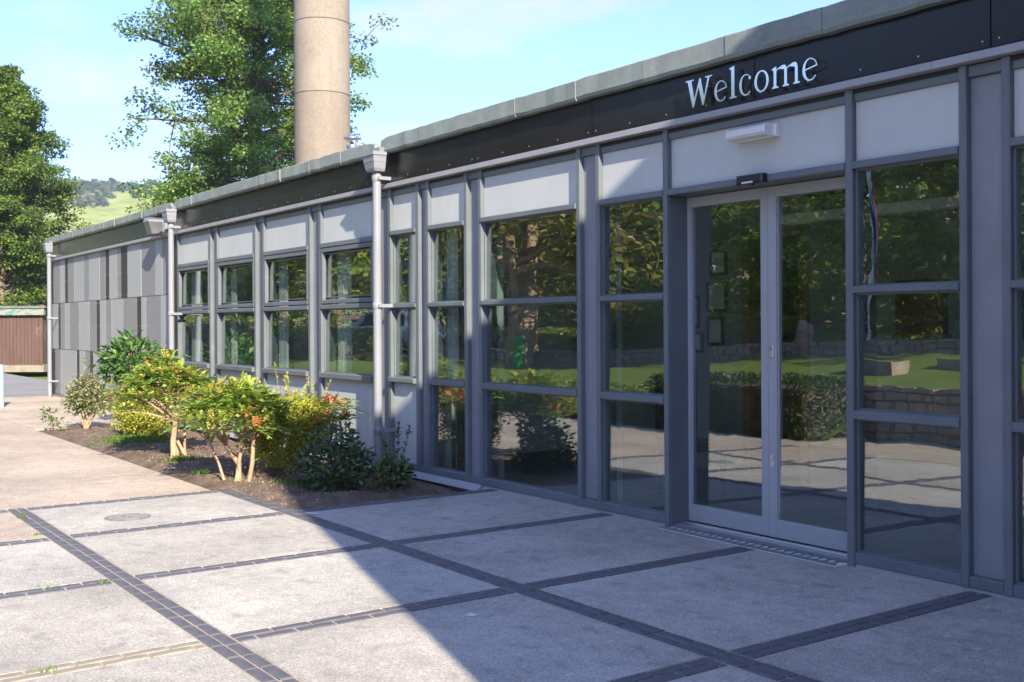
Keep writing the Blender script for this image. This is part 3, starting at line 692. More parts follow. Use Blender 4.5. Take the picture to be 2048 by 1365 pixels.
# ------------------------------------------------------------------ fittings on the front
bl_ = thing('bulkhead_light', 'white bulkhead lamp with clear diffuser above the entrance doors', 'wall light', (-5.25, 0.048, 2.86))
MB().cbox(-5.43, -5.05, -0.005, 0.047, 2.825, 2.915, .01).build('base', 'white', bl_)
d = MB(); d.prism([(-0.006, 2.832), (-0.07, 2.838), (-0.085, 2.855), (-0.085, 2.890), (-0.07, 2.905), (-0.006, 2.909)], 'x', -5.415, -5.085); d.build('diffuser', 'lens', bl_)
for x in (-5.421, -5.077): MB().prism([(-0.006, 2.829), (-0.075, 2.835), (-0.09, 2.853), (-0.09, 2.892), (-0.075, 2.908), (-0.006, 2.912)], 'x', x - .006, x + .006).build('end_cap', 'white', bl_)
sn = thing('door_sensor', 'small black motion sensor box on the bar above the doors', 'sensor', (-5.24, -0.012, 2.55))
MB().cbox(-5.36, -5.12, -0.07, -0.0105, 2.515, 2.578, .012).build('housing', 'black', sn)
MB().cbox(-5.30, -5.20, -0.076, -0.07, 2.517, 2.53, .003).build('sensor_window', 'lens', sn)
MB().tube([(-5.24, -.03, 2.515), (-5.24, -.03, 2.503)], .012, 8).build('sensor_eye', 'black', sn)

def downpipe(x, label, zb, brackets, yo=-0.155, htop=3.45):
    t = thing('downpipe', label, 'downpipe', (x, yo, zb), 'rainwater pipes on the front')
    b = MB(); b.tube([(x, yo, zb), (x, yo, 3.20)], 0.046, 16, False)
    b.build('pipe', 'pvc', t, True)
    for z in (3.13,) + tuple(brackets): MB().lathe((x, yo, z - .035), [(.050, 0), (.054, .005), (.054, .065), (.050, .07)], 16).build('collar', 'pvc', t, True)
    w = 0.135; dp = 0.115; h = MB()
    def rect(s, z, oy=0): return [(x - w * s, yo - dp * s, z), (x + w * s, yo - dp * s, z), (x + w * s, yo + .05, z), (x - w * s, yo + .05, z)]
    h.v = rect(.62, 3.20) + rect(.74, 3.23) + rect(.93, 3.365) + rect(1.0, 3.368) + rect(1.0, 3.405) + rect(.93, 3.405) + rect(.86, 3.30)
    h.f = [(0, 3, 2, 1)] + [(i * 4 + j, i * 4 + (j + 1) % 4, (i + 1) * 4 + (j + 1) % 4, (i + 1) * 4 + j) for i in range(6) for j in range(4)] + [(24, 25, 26, 27)]
    h.build('hopper', 'pvc', t)
    for z in (3.13,) + tuple(brackets):
        MB().box(x + .048, x + .075, yo - .02, -0.0215 if z > 3 else 0.048, z - .018, z + .018).build('bracket', 'pvc', t)
    MB().prism([(x - .06, 3.41), (x + .06, 3.41), (x + .075, 3.46), (x - .075, 3.46)], 'y', -0.16, -0.1).build('spout', 'felt', t)
    return t
downpipe(-25.75, 'pale grey downpipe and hopper at the far left corner of the building', 0.0, (1.75, 0.35))
downpipe(-17.36, 'pale grey downpipe and hopper between striped cladding and first window', 0.0, (1.75,))
downpipe(-10.47, 'nearest pale grey downpipe and hopper, half in shadow behind the bushes', -0.12, (1.76, 0.42))
fl = thing('floodlight', 'silver floodlight on the fascia above the striped cladding', 'floodlight', (-18.2, -0.02, 3.1))
MB().cbox(-18.20, -17.95, -0.06, -0.0205, 3.08, 3.34, .01).build('back_plate', 'pvc', fl)
h = MB(); h.prism([(-0.06, 3.33), (-0.30, 3.335), (-0.31, 3.27), (-0.255, 3.07), (-0.06, 3.09)], 'x', -18.28, -18.02); h.build('housing', 'steel', fl)
MB().box(-18.285, -18.015, -0.316, -0.05, 3.27, 3.30).build('trim_band', 'pvc', fl)
MB().tube([(-18.12, -.12, 3.09), (-18.12, -.12, 3.03)], .018, 8).build('sensor_stub', 'pvc', fl)

# ------------------------------------------------------------------ wing whose corner throws the big shadow
WX, WY, WH = 1.36, -4.61, 7.2
wing = thing('brick_wing', 'two storey brick wing standing at the near end of the glazed block', 'building', (WX + 8, WY + 8, 0))
MB().box(WX, WX + 18, WY, 14, -0.1, 6.95).build('wall', 'brickwall', wing)
MB().box(WX - 0.02, WX + 18.02, WY - 0.02, 14.02, 6.951, WH).build('parapet', 'white', wing)
for i in range(4):
    for z in (0.9, 4.2):
        f_ = MB().box(WX + 2 + i * 4, WX + 4.2 + i * 4, WY - .03, WY - .002, z, z + 1.5).build('window', 'white', wing); MB().box(WX + 2.08 + i * 4, WX + 4.12 + i * 4, WY - .036, WY - .031, z + .08, z + 1.42).build('pane', 'glass', f_)

# ------------------------------------------------------------------ chimney and flue
def place(px, depth, py=650):                                  # a spot on the ground seen along a bearing at a distance
    t = (px - 1024) / 2190.0; p = Vector((0, -5.77, 0)) + (fw + rt * t) * depth; return p
cp = place(647, 32)
st = thing('concrete_chimney', 'tall round buff concrete chimney stack rising behind the roof', 'chimney', (cp.x, cp.y, 0))
z = -0.3; R0 = 0.805
for i in range(10):
    hgt = 2.09; zz = 1.98 + (i - 1) * hgt if i else -0.3; z1 = 1.98 + i * hgt - 0.012
    MB().lathe((cp.x, cp.y, 0), [(R0 - .012, zz), (R0, zz + .012), (R0, z1 - .012), (R0 - .012, z1)], 64).build('ring_segment', 'stack', st, True)
MB().lathe((cp.x, cp.y, 0), [(R0 - .03, -0.3), (R0 - .03, 20.7)], 48).build('core', 'grout', st)
fp = place(707, 15.8)
ff = thing('roof_flue', 'shiny metal flue pipe with flat cowl on the roof edge', 'flue', (fp.x, fp.y, 3.5))
MB().lathe((fp.x, fp.y, 3.45), [(.082, 0), (.082, .66), (.09, .66), (.09, .70)], 24).build('pipe', 'steel', ff, True)
for a in range(3): MB().tube([(fp.x + .06 * math.cos(a * 2.1), fp.y + .06 * math.sin(a * 2.1), 4.14), (fp.x + .06 * math.cos(a * 2.1), fp.y + .06 * math.sin(a * 2.1), 4.25)], .008, 5).build('cowl_stay', 'steel', ff)
MB().lathe((fp.x, fp.y, 4.24), [(.13, 0), (.13, .012), (.05, .055), (.01, .065)], 24).build('cowl', 'steel', ff, True)

# ------------------------------------------------------------------ trees
def make_tree(seed, H, tr, prof, n_limb, cols, wts, leaf_l=0.2, elk=0.75, clump_n=46, clump_r=0.55, z_lo=0.15, droop=0.25, fork=1, nsec=6, bark='bark', flat=0.5):
    """returns (trunk mesh, crown mesh) in local coordinates; prof(t) gives crown radius at height fraction t"""
    r = np.random.default_rng(seed); b = MB(); cl = []
    stems = []
    for s in range(fork):
        a = 2 * math.pi * s / max(1, fork) + r.uniform(0, 1); sp = 0.0 if fork == 1 else 0.10 * H
        pts = []; 
        for i in range(9):
            t = i / 8; pts.append(Vector((math.cos(a) * sp * t ** .8 + r.normal() * .012 * H * t, math.sin(a) * sp * t ** .8 + r.normal() * .012 * H * t, t * H * 0.96)))
        b.tube(pts, [tr * (1.35 if i == 0 else 1) * (1 - 0.93 * i / 8) / (fork ** .5) + .012 for i in range(9)], 9); stems.append(pts)
    for k in range(n_limb):
        st_ = stems[k % fork]; t = z_lo + (0.97 - z_lo) * ((k + r.uniform(0, .9)) / n_limb); i = min(7, int(t * 8)); q = t * 8 - i; o = st_[i].lerp(st_[i + 1], q)
        az = k * 2.39996 + r.normal() * .35; R = prof(t) * r.uniform(.62, 1.14); el = 0.15 + elk * t + r.normal() * .12
        if t > .93: el = 1.1
        d = Vector((math.cos(az) * math.cos(el), math.sin(az) * math.cos(el), math.sin(el))); pts = [o]
        m = 6
        for j in range(1, m + 1):
            d = (d + Vector(r.normal(size=3)) * .14 + Vector((0, 0, -.05 * droop * j))).normalized(); pts.append(pts[-1] + d * R / m)
        r0 = tr * .34 * (1 - .7 * t) + .012; b.tube(pts, [r0 * (1 - .85 * j / m) + .006 for j in range(m + 1)], 5, False)
        for s in range(nsec):
            u = r.uniform(.28, 1.0); j = min(m - 1, int(u * m)); o2 = pts[j].lerp(pts[j + 1], u * m - j)
            d2 = (Vector(r.normal(size=3)) + d * .9 + Vector((0, 0, .15))).normalized(); L2 = R * r.uniform(.16, .36) * (1.25 - .5 * u); e2 = o2 + d2 * L2 + Vector((0, 0, -droop * .25 * L2))
            b.tube([o2, (o2 + e2) / 2 + Vector(r.normal(size=3)) * .05 * L2, e2], [r0 * .28 + .005, r0 * .18 + .004, .004], 4, False)
            cl.append((e2, d2)); 
            if r.random() < .75: cl.append(((o2 + e2) / 2, d2))
        cl.append((pts[-1], d))
    Pc = np.array([tuple(c[0]) for c in cl]); nC = len(Pc)
    cr_ = clump_r * r.uniform(.6, 1.25, nC); per = np.maximum(8, (clump_n * (cr_ / clump_r) ** 2 * r.uniform(.6, 1.3, nC)).astype(int))
    idx = np.repeat(np.arange(nC), per); n = len(idx)
    off = r.normal(size=(n, 3)); off = unit(off) * (r.random((n, 1)) ** .5) * cr_[idx][:, None]; off[:, 2] *= flat
    P = Pc[idx] + off
    A, B = rand_frames(r, n, .55, unit(off) * 0.8, droop=.5)
    ctint = pal(r, nC, cols, wts, .10)[idx] * (1 + r.normal(size=(n, 1)) * .16)
    me = leaf_mesh('crown', P, A, B, leaf_l * r.uniform(.7, 1.25, n), leaf_l * .72, np.clip(ctint, .004, .8), 'leaf')
    return b.mesh('trunk', bark), me

def add_tree(name, label, loc, meshes, rz=0.0, sc=1.0, group=None, cat='tree'):
    t = thing(name, label, cat, loc, group); t.rotation_euler[2] = rz; t.scale = (sc, sc, sc)
    for nm, me in zip(('trunk', 'crown'), meshes): link(nm, me, t, (0, 0, 0))
    return t
G1 = [(0.14, 0.25, 0.06), (0.19, 0.31, 0.075), (0.25, 0.36, 0.10), (0.11, 0.20, 0.05)]
maple = make_tree(17, 20.5, .40, lambda t: float(np.interp(t, [0, .15, .3, .38, .52, .66, .78, .9, 1], [2.4, 3.1, 4.1, 4.8, 5.5, 4.8, 3.9, 2.6, 1.0])), 135, G1, [.25, .35, .3, .1], leaf_l=.165, clump_n=74, clump_r=.62, z_lo=.14, nsec=10, elk=.45)
tp = place(512, 47); add_tree('maple_tree', 'tall airy green tree behind the roof left of the chimney', (tp.x, tp.y, -.4), maple, 0.9)
G2 = [(0.12, 0.20, 0.04), (0.17, 0.26, 0.05), (0.22, 0.31, 0.07), (0.08, 0.14, 0.035)]
hornb = make_tree(5, 14.4, .32, lambda t: 6.0 * max(.04, (1 - t) ** .68) * (.82 + .18 * min(1, t * 6)), 125, G2, [.3, .36, .2, .14], leaf_l=.15, clump_n=90, clump_r=.52, z_lo=.02, nsec=9, droop=.5, flat=.45)
tp = place(0, 50); add_tree('broad_cone_tree', 'dense dark green cone shaped tree behind the brown shed', (tp.x, tp.y, -.4), hornb, 0.3)
mixed_a = make_tree(23, 11, .36, lambda t: 5.2 * max(.1, math.sin(math.pi * min(1, (t * .8 + .18)))), 40, [(0.19, 0.28, 0.06), (0.26, 0.34, 0.07), (0.34, 0.37, 0.08), (0.38, 0.31, 0.08)], [.35, .35, .22, .08], leaf_l=.30, clump_n=34, clump_r=.8, z_lo=.12, nsec=6, droop=.7)
mixed_b = make_tree(29, 10, .34, lambda t: 4.8 * max(.1, math.sin(math.pi * min(1, (t * .78 + .2)))), 38, [(0.18, 0.29, 0.06), (0.25, 0.36, 0.07), (0.32, 0.40, 0.09)], [.35, .4, .25], leaf_l=.30, clump_n=34, clump_r=.85, z_lo=.06, nsec=6, droop=.5)
grp = 'trees across the lawn mirrored in the glass'
yew = make_tree(31, 9.5, .42, lambda t: 5.4 * max(.12, math.sin(math.pi * min(1, t * .75 + .22))), 40, [(0.22, 0.24, 0.05), (0.28, 0.28, 0.06), (0.15, 0.19, 0.04), (0.36, 0.28, 0.08)], [.35, .3, .25, .1], leaf_l=.24, clump_n=38, clump_r=.8, z_lo=.30, nsec=7, droop=1.1, fork=2, bark='bark_pale')
add_tree('twin_stem_tree', 'twin stemmed pale barked tree mirrored in the widest window beside the green bin', (-26.6, -13.2, 0.45), yew, 0.4)
sides = ['behind the twin stemmed one', 'far along the car park', 'beside the stone wall end']
spots = [(-8, -17.5, 0, .85), (-12.5, -19, 1, .78), (-17, -20.5, 0, .66), (-21.5, -22.5, 1, .74), (-26, -24.5, 0, .72), (-31, -26.5, 1, .86), (-37, -29, 0, 1.0), (-43, -31.5, 1, 1.1), (-50, -34, 0, 1.15), (-58, -37.5, 1, 1.3), (-67, -41.5, 0, 1.35), (-78, -46, 1, 1.5), (-90, -50, 0, 1.6),
         (-14, -29, 1, .85), (-24, -33, 0, .9), (-34, -37, 1, 1.2), (-46, -42, 0, 1.4), (-62, -50, 1, 1.6), (-46, -16.5, 0, 1.1), (-57, -18.5, 1, 1.3), (-69, -20.5, 0, 1.4), (-83, -23, 1, 1.6), (-100, -27, 0, 1.7)]
for i, (x, y, k, s) in enumerate(spots):
    add_tree('mirrored_tree', 'leafy green tree of the belt across the lawn, seen only mirrored in the glass', (x, y, float(np.interp(x, [-120, -30, -26, -22.7, -16.6, -13.4, -6], [.8, .68, .56, .62, 1.04, 1.2, 1.25])) - .05), (mixed_a, mixed_b)[k], i * 1.7, s, grp)

tp = place(30, 62); add_tree('dense_tree', 'dark bushy tree between the shed and the building corner', (tp.x, tp.y, -.5), mixed_b, 2.2, .58)
tp = place(-60, 58); add_tree('dense_tree', 'bushy tree directly behind the brown shed roof', (tp.x, tp.y, -.5), mixed_b, 4.2, .62)
# woodland on the far hill: one mass
r = np.random.default_rng(41); fb = [];
P = []; Cc = []; Ll = []
for i in range(1500):
    d = r.uniform(640, 1020) if r.random() < .86 else r.uniform(560, 640); s = r.uniform(-330, 330)
    x = -0.963 * d + 0.267 * s; y = 0.267 * d + 0.963 * s
    edge = 752 + 22 * math.sin(s / 37.0) + 9 * math.sin(s / 11.0)
    if d < edge and r.random() < .985: continue
    z = float(hill_z(np.array([x]), np.array([y]))[0]); rad = r.uniform(3.5, 7.5); n = 46
    o = unit(r.normal(size=(n, 3))) * rad * r.uniform(.75, 1.05, (n, 1)); o[:, 2] = np.abs(o[:, 2]) * 1.1
    P.append(np.array([x, y, z]) + o); Cc.append(np.clip(np.array([[.07, .12, .04], [.10, .155, .05], [.13, .18, .06], [.18, .19, .09]])[r.integers(0, 4)] * (1 + r.normal(size=(n, 1)) * .12), .01, .5)); Ll.append(np.full(n, rad * .8))
P = np.concatenate(P); Cc = np.concatenate(Cc); Ll = np.concatenate(Ll); A, B = rand_frames(r, len(P), .6)
wd = stuff(link('hill_woodland', leaf_mesh('hill_woodland', P - A * Ll[:, None] * .5, A, B, Ll, Ll * .8, Cc, 'leaf'))); wd['label'] = 'distant mixed woodland covering the ridge of the hill'; wd['category'] = 'woodland'
P = []; Cc = []; Ll = []
for i in range(60):
    d = r.uniform(430, 700); s = r.uniform(-200, 160); x = -0.963 * d + 0.267 * s; y = 0.267 * d + 0.963 * s; z = float(hill_z(np.array([x]), np.array([y]))[0]); n = 20; rad = r.uniform(1, 2.2)
    o = unit(r.normal(size=(n, 3))) * rad; o[:, 2] = np.abs(o[:, 2]); P.append(np.array([x, y, z]) + o); Cc.append(np.tile([[.08, .12, .04]], (n, 1)) * (1 + r.normal(size=(n, 1)) * .15)); Ll.append(np.full(n, rad * .9))
P = np.concatenate(P); Cc = np.concatenate(Cc); Ll = np.concatenate(Ll); A, B = rand_frames(r, len(P), .6)
wd = stuff(link('hill_scrub', leaf_mesh('hill_scrub', P, A, B, Ll, Ll * .8, Cc, 'leaf'))); wd['label'] = 'scattered scrub bushes dotted over the hill pasture'; wd['category'] = 'scrub'

# ------------------------------------------------------------------ bushes in the bed
def stems_mesh(r, base, tips, rad, k=6, lean=0.0, mid=.5, wob=.04):
    b = MB()
    for j, t in enumerate(tips):
        p0 = Vector(base[j % len(base)]); t = Vector(t); m1 = p0.lerp(t, .35) + Vector((r.normal() * wob, r.normal() * wob, .04)); m2 = p0.lerp(t, .7) + Vector((r.normal() * wob, r.normal() * wob, .05))
        b.tube([p0, m1, m2, t], [rad, rad * .78, rad * .5, rad * .25], k)
    return b
def ground_pt(x, y): return (x, y, bz(x, y) - .02)
def mahonia(name, label, base, canopy_c, canopy_r, z0, z1, bases, nt, seed, redfrac, stem_r=.028, frond_l=.26):
    r = np.random.default_rng(seed); gx, gy = base; g = bz(gx, gy)
    t = thing(name, label, 'shrub', (gx, gy, g))
    tips = []
    for i in range(nt):
        a = i * 2.39996; q = math.sqrt((i + .5) / nt); z = z0 + (z1 - z0) * (0.42 + .58 * (1 - q * q * .9)) + r.normal() * .04
        tips.append((canopy_c[0] + canopy_r * .78 * q * math.cos(a), canopy_c[1] + canopy_r * .78 * q * math.sin(a), g + z - .12))
    # main stems rise to forks, forks to tips
    b = MB(); nb = len(bases); forks = []
    for (bx, by, fx, fy, fz, rad) in bases:
        p0 = Vector((bx, by, bz(bx, by) - .04)); p1 = Vector((fx, fy, g + fz)); mid = p0.lerp(p1, .5) + Vector((r.normal() * .03, r.normal() * .03, 0))
        b.tube([p0, p0.lerp(mid, .3) + Vector((r.normal() * .008, r.normal() * .008, 0)), mid, p1], [rad * 1.1, rad * .82, rad * .75, rad * .6], 9, False); forks.append((p1, rad * .66))
    for it_, tp_ in enumerate(tips):
        f0, rd = min(forks, key=lambda q: (q[0] - Vector(tp_)).length + r.uniform(0, .12)) if it_ >= 4 * len(forks) else forks[it_ % len(forks)]; e = Vector(tp_); m1 = f0.lerp(e, .5) + Vector((r.normal() * .03, r.normal() * .03, .03)); b.tube([f0, m1, e], [rd * .6, rd * .4, rd * .26], 6, False)
    b.build('stems', 'bark_pale', t, True)
    P = []; A = []; B = []; L = []; K = []
    for i, tp_ in enumerate(tips):
        red = r.random() < redfrac; nf = r.integers(8, 12); el0 = r.uniform(.1, .5)
        for k in range(nf):
            az = k * 2.39996 + r.uniform(0, .5); young = k > nf - 4; el = (1.0 if young else el0) + r.normal() * .18
            fl_ = frond_l * r.uniform(.7, 1.1) * (.75 if young else 1); d = np.array([math.cos(az) * math.cos(el), math.sin(az) * math.cos(el), math.sin(el)]); o = np.array(tp_) + d * .02
            lit = r.uniform(.75, 1.2)
            if young and red: c = np.array([(.55, .16, .08), (.58, .24, .08), (.48, .12, .09)][r.integers(0, 3)])
            elif young: c = np.array([(.38, .46, .08), (.32, .42, .07), (.46, .40, .08)][r.integers(0, 3)])
            elif r.random() < .035: c = np.array((.40, .14, .05))
            else: c = np.array([(.20, .34, .05), (.26, .38, .06), (.12, .22, .04), (.34, .43, .08)][r.integers(0, 4)])
            side = unit(np.cross(d, [0, 0, 1.])); nn = np.cross(side, d)
            npair = 8
            for q in range(npair):
                s = (q + .8) / (npair + .3); cp_ = o + d * fl_ * s + np.array([0, 0, -1]) * fl_ * .32 * s * s
                for sg in (-1, 1):
                    P.append(cp_); a_ = unit(side * sg + d * .55 + nn * r.normal() * .15 + np.array([0, 0, -.12])); A.append(a_); B.append(unit(np.cross(nn + r.normal(size=3) * .15, a_))); L.append(fl_ * (.26 - .08 * abs(s - .5)) * r.uniform(.85, 1.1)); K.append(c * lit * (1 + r.normal() * .1))
            P.append(o + d * fl_ + np.array([0, 0, -1]) * fl_ * .32); A.append(unit(d + np.array([0, 0, -.6]))); B.append(side); L.append(fl_ * .3); K.append(c * lit)
    P = np.array(P); A = np.array(A); B = np.array(B); L = np.array(L); K = np.clip(np.array(K), .01, .7)
    link('foliage', leaf_mesh('foliage', P, A, B, L, L * .52, K, 'leaf_gloss', .08), t)
    return t
R2 = (0.576, 0.817)
def off(base, lat, dep=0.0): return (base[0] + R2[0] * lat - R2[1] * dep, base[1] + R2[1] * lat + R2[0] * dep)
b1 = (-12.48, -1.72)
mahonia('mahonia_bush', 'larger red tipped yellow green shrub with one straight pale trunk', b1, off(b1, -.16, .25), .68, .40, 1.14,
        [(b1[0], b1[1], b1[0] + .02, b1[1] + .02, .42, .045), (b1[0] - .55, b1[1] + .22, b1[0] - .5, b1[1] + .25, .48, .028), (b1[0] - .40, b1[1] + .30, b1[0] - .52, b1[1] + .12, .46, .026), (b1[0] - .62, b1[1] + .35, b1[0] - .72, b1[1] + .4, .5, .022)], 60, 3, .06)
b2 = (-10.32, -1.80)
mahonia('mahonia_bush', 'red tipped green shrub with many bent pale stems left of the shadow', b2, off(b2, -.05, .1), .60, .33, 1.0,
        [(b2[0], b2[1], b2[0] - .16, b2[1] - .05, .34, .036), (b2[0] - .02, b2[1] + .04, b2[0] - .04, b2[1] + .08, .40, .026), (b2[0] + .06, b2[1] + .10, b2[0] + .09, b2[1] + .14, .40, .028), (b2[0] - .14, b2[1] - .06, b2[0] - .30, b2[1] - .16, .36, .018), (b2[0] - .05, b2[1] + .1, b2[0] - .12, b2[1] + .2, .42, .02)], 56, 8, .08)
b3 = (-10.42, -0.72)
mahonia('mahonia_bush', 'small shrub with coral red top leaves above the dark one', b3, off(b3, -.02), .31, .40, .80, [(b3[0], b3[1], b3[0], b3[1], .4, .02), (b3[0] + .08, b3[1], b3[0] + .1, b3[1] + .05, .45, .016)], 11, 12, .9, frond_l=.22)

def shrub(name, label, base, lobes, cols, wts, leaf, n, seed, stem_n=9, width=.5, mat='leaf', upright=0.0, shell=.45, wisps=0, bark='bark_pale', stem_r=.012, cat='shrub', zbase=None, gloss=None):
    """lobes: (dx, dy, z, rx, ry, rz) relative to base"""
    r = np.random.default_rng(seed); g = bz(*base) if zbase is None else zbase; t = thing(name, label, cat, (base[0], base[1], g))
    P = []; tips = []
    tot = sum(l[3] * l[4] * l[5] for l in lobes) ; 
    for (lx, ly, lz, rx, ry, rz) in lobes:
        m = int(n * (rx * ry * rz) / tot); u = unit(r.normal(size=(m, 3))); lump = 1 + .16 * np.sin(u[:, :1] * 7 + seed) * np.sin(u[:, 1:2] * 6) + .12 * np.sin(u[:, 2:3] * 9 + u[:, :1] * 5)
        q = u * (shell + (1 - shell) * r.random((m, 1)) ** .6) * lump; P.append(np.array([base[0] + lx, base[1] + ly, g + lz]) + q * [rx, ry, rz])
        for _ in range(max(2, stem_n // len(lobes))): a = unit(r.normal(size=3)); tips.append((base[0] + lx + a[0] * rx * .6, base[1] + ly + a[1] * ry * .6, g + lz + abs(a[2]) * rz * .5))
    P = np.concatenate(P); m = len(P); cen = np.array([base[0], base[1], g + lobes[0][2]]); out = unit(P - cen)
    A, B = rand_frames(r, m, .4, out * .8 + np.array([0, 0, upright])); K = pal(r, m, cols, wts, .14); L = leaf * r.uniform(.65, 1.25, m)
    b = stems_mesh(r, [(base[0] + r.normal() * .02, base[1] + r.normal() * .02, g - .03) for _ in range(4)], tips, stem_r)
    if wisps:
        for i in range(wisps):
            l = lobes[i % len(lobes)]; a = r.uniform(0, 6.28); p0 = Vector((base[0] + l[0] + math.cos(a) * l[3] * .55, base[1] + l[1] + math.sin(a) * l[4] * .55, g + l[2] + l[5] * .5)); p1 = p0 + Vector((math.cos(a) * .07 + r.normal() * .04, math.sin(a) * .07 + r.normal() * .04, r.uniform(.18, .42)))
            b.tube([p0, p0.lerp(p1, .5), p1], [.004, .003, .002], 4, False); k = 34; u = r.random(k); w_ = np.array(p0) + (np.array(p1) - np.array(p0)) * u[:, None]
            a2, b2_ = rand_frames(r, k, .3, np.tile([[0, 0, 1.2]], (k, 1))); P = np.concatenate([P, w_]); A = np.concatenate([A, a2]); B = np.concatenate([B, b2_]); L = np.concatenate([L, leaf * r.uniform(.7, 1.1, k)]); K = np.concatenate([K, pal(r, k, cols, wts, .12) * 1.1])
    b.build('stems', bark, t, True); link('foliage', leaf_mesh('foliage', P, A, B, L, L * width, np.clip(K, .005, .7), mat), t); return t
YG = [(.38, .42, .04), (.46, .47, .06), (.27, .33, .04), (.52, .50, .11)]
b4 = (-10.68, -1.1)
shrub('privet_bush', 'fine leaved golden green bush with wispy shoots beside the shadow edge', b4, [(-.05, 0, .38, .36, .36, .36), (-.26, -.2, .44, .25, .25, .31), (.14, .14, .5, .25, .25, .28), (-.08, .05, .60, .22, .22, .20)], YG, [.35, .3, .2, .15], 0.038, 12000, 51, 14, .62, wisps=16, upright=.5)
b5 = (-15.4, -1.2)
shrub('privet_bush', 'low golden green bush behind the first two red tipped shrubs', b5, [(0, 0, .36, .36, .34, .34), (.35, .1, .3, .3, .3, .26), (-.3, -.05, .34, .28, .28, .3)], YG, [.3, .35, .15, .2], .04, 7000, 52, 10, .6, wisps=8, upright=.4)
b6 = (-17.0, -1.55)
shrub('variegated_bush', 'small cream and green variegated bush at the far end of the bed', b6, [(0, 0, .52, .27, .27, .26), (.15, .12, .42, .25, .25, .22), (-.12, -.1, .4, .2, .2, .2)], [(.42, .40, .22), (.16, .20, .07), (.30, .32, .14), (.10, .14, .05)], [.3, .25, .3, .15], .055, 2600, 53, 8, .5, wisps=7, stem_r=.018)
b7 = (-17.45, -0.75)
shrub('buddleia_bush', 'taller bush with long pointed green leaves against the striped cladding', b7, [(0, 0, 1.02, .42, .42, .34), (.18, .1, .85, .36, .36, .30), (-.2, -.15, .88, .32, .32, .26), (0, -.02, 1.28, .16, .16, .16)], [(.07, .17, .035), (.10, .22, .045), (.15, .26, .08), (.045, .11, .025)], [.35, .3, .15, .2], .155, 950, 54, 16, .34, mat='leaf_gloss', upright=.35, stem_r=.014)
b8 = (-9.35, -1.22)
shrub('elaeagnus_bush', 'dark grey green broad leaved bush in the shade at the bed corner', b8, [(-.05, .02, .26, .30, .27, .26), (-.12, .10, .42, .22, .21, .18), (.18, .10, .22, .24, .22, .18), (-.28, -.1, .20, .18, .18, .17), (.05, -.12, .13, .27, .2, .13)], [(.055, .095, .04), (.08, .125, .06), (.12, .15, .09), (.20, .23, .04)], [.42, .35, .15, .08], 0.07, 1500, 55, 14, .55, mat='leaf_gloss', stem_r=.014, bark='bark')
b9 = (-8.98, -0.84)
shrub('elaeagnus_bush', 'lowest small shaded bush between the near downpipe and the paving', b9, [(0, 0, .13, .20, .2, .13), (-.12, .12, .14, .16, .16, .12)], [(.06, .10, .03), (.09, .14, .05), (.19, .21, .04)], [.45, .4, .15], .058, 700, 56, 6, .5, mat='leaf_gloss', wisps=3, bark='bark')
b10 = (-17.1, -2.0)
shrub('trailing_weed', 'thin trailing leafy shoots at the front tip of the bed', b10, [(-.05, -.05, .22, .22, .1, .12), (.1, .05, .12, .12, .1, .1)], [(.14, .22, .05), (.2, .26, .08)], [.6, .4], .07, 90, 57, 6, .5, bark='bark', stem_r=.006)

# ------------------------------------------------------------------ shed, post and litter to the left
sp_ = place(45, 40.3)
shd = thing('timber_shed', 'brown boarded shed with peeling turquoise roof edge beside the road', 'shed', (-46.8, 2.0, 0))
# front runs roughly square to the line of sight
ux = Vector((rt.x, rt.y, 0)); uy = Vector((fw.x, fw.y, 0)); so = place(45, 40.3)
def shp(u, d, z): q = so + ux * u + uy * d; return (q.x, q.y, z)
def shed_box(b, u0, u1, d0, d1, z0, z1):
    n = len(b.v); b.v += [shp(u0, d0, z0), shp(u1, d0, z0), shp(u1, d1, z0), shp(u0, d1, z0), shp(u0, d0, z1), shp(u1, d0, z1), shp(u1, d1, z1), shp(u0, d1, z1)]
    b.f += [tuple(n + i for i in q) for q in ((0, 3, 2, 1), (4, 5, 6, 7), (0, 1, 5, 4), (1, 2, 6, 5), (2, 3, 7, 6), (3, 0, 4, 7))]; return b
shed_box(MB(), -5, .75, .06, 4, -.1, .18).build('base', 'grout', shd); shed_box(MB(), -4.95, .72, .08, 3.9, .18, 1.98).build('wall', 'shed', shd)
u = -4.95
while u < .6:
    shed_box(MB(), u, u + .125, .04 + r_r.uniform(0, .012), .08, .16, 1.98).build('plank', 'shed', shd); u += .135
shed_box(MB(), .62, .72, .03, .08, .16, 1.98).build('corner_board', 'shed', shd)
rb = shed_box(MB(), -5.1, .85, -.15, .0, 2.0, 2.24); rb.build('roof_edge', 'peel', shd)
shed_box(MB(), -5.15, .9, -.2, 4.1, 2.245, 2.33).build('roof', 'rooft', shd)
pp = place(-6, 21.2)
bp_ = thing('blue_post', 'pale blue painted post at the left edge of the paving', 'post', (pp.x, pp.y, 0))
MB().tube([(pp.x, pp.y, -.05), (pp.x, pp.y, .80)], .12, 20).build('shaft', 'bluepost', bp_, True); MB().lathe((pp.x, pp.y, .80), [(.122, 0), (.122, .02), (.06, .035)], 20).build('cap', 'bluepost', bp_, True)
lit = MB().prism([(-4.92, -2.62), (-4.87, -2.60), (-4.885, -2.555), (-4.935, -2.575)], 'z', .002, .004).build('paper_scrap', 'paper'); tag(lit, 'small white paper scrap lying on the shaded concrete', 'litter')
lit = MB().prism([(-8.36, -1.95), (-8.27, -1.93), (-8.25, -1.90), (-8.33, -1.91)], 'z', .005, .012).build('paper_scrap', 'paper'); tag(lit, 'white scrap lying on the brick strip by the bed corner', 'litter')

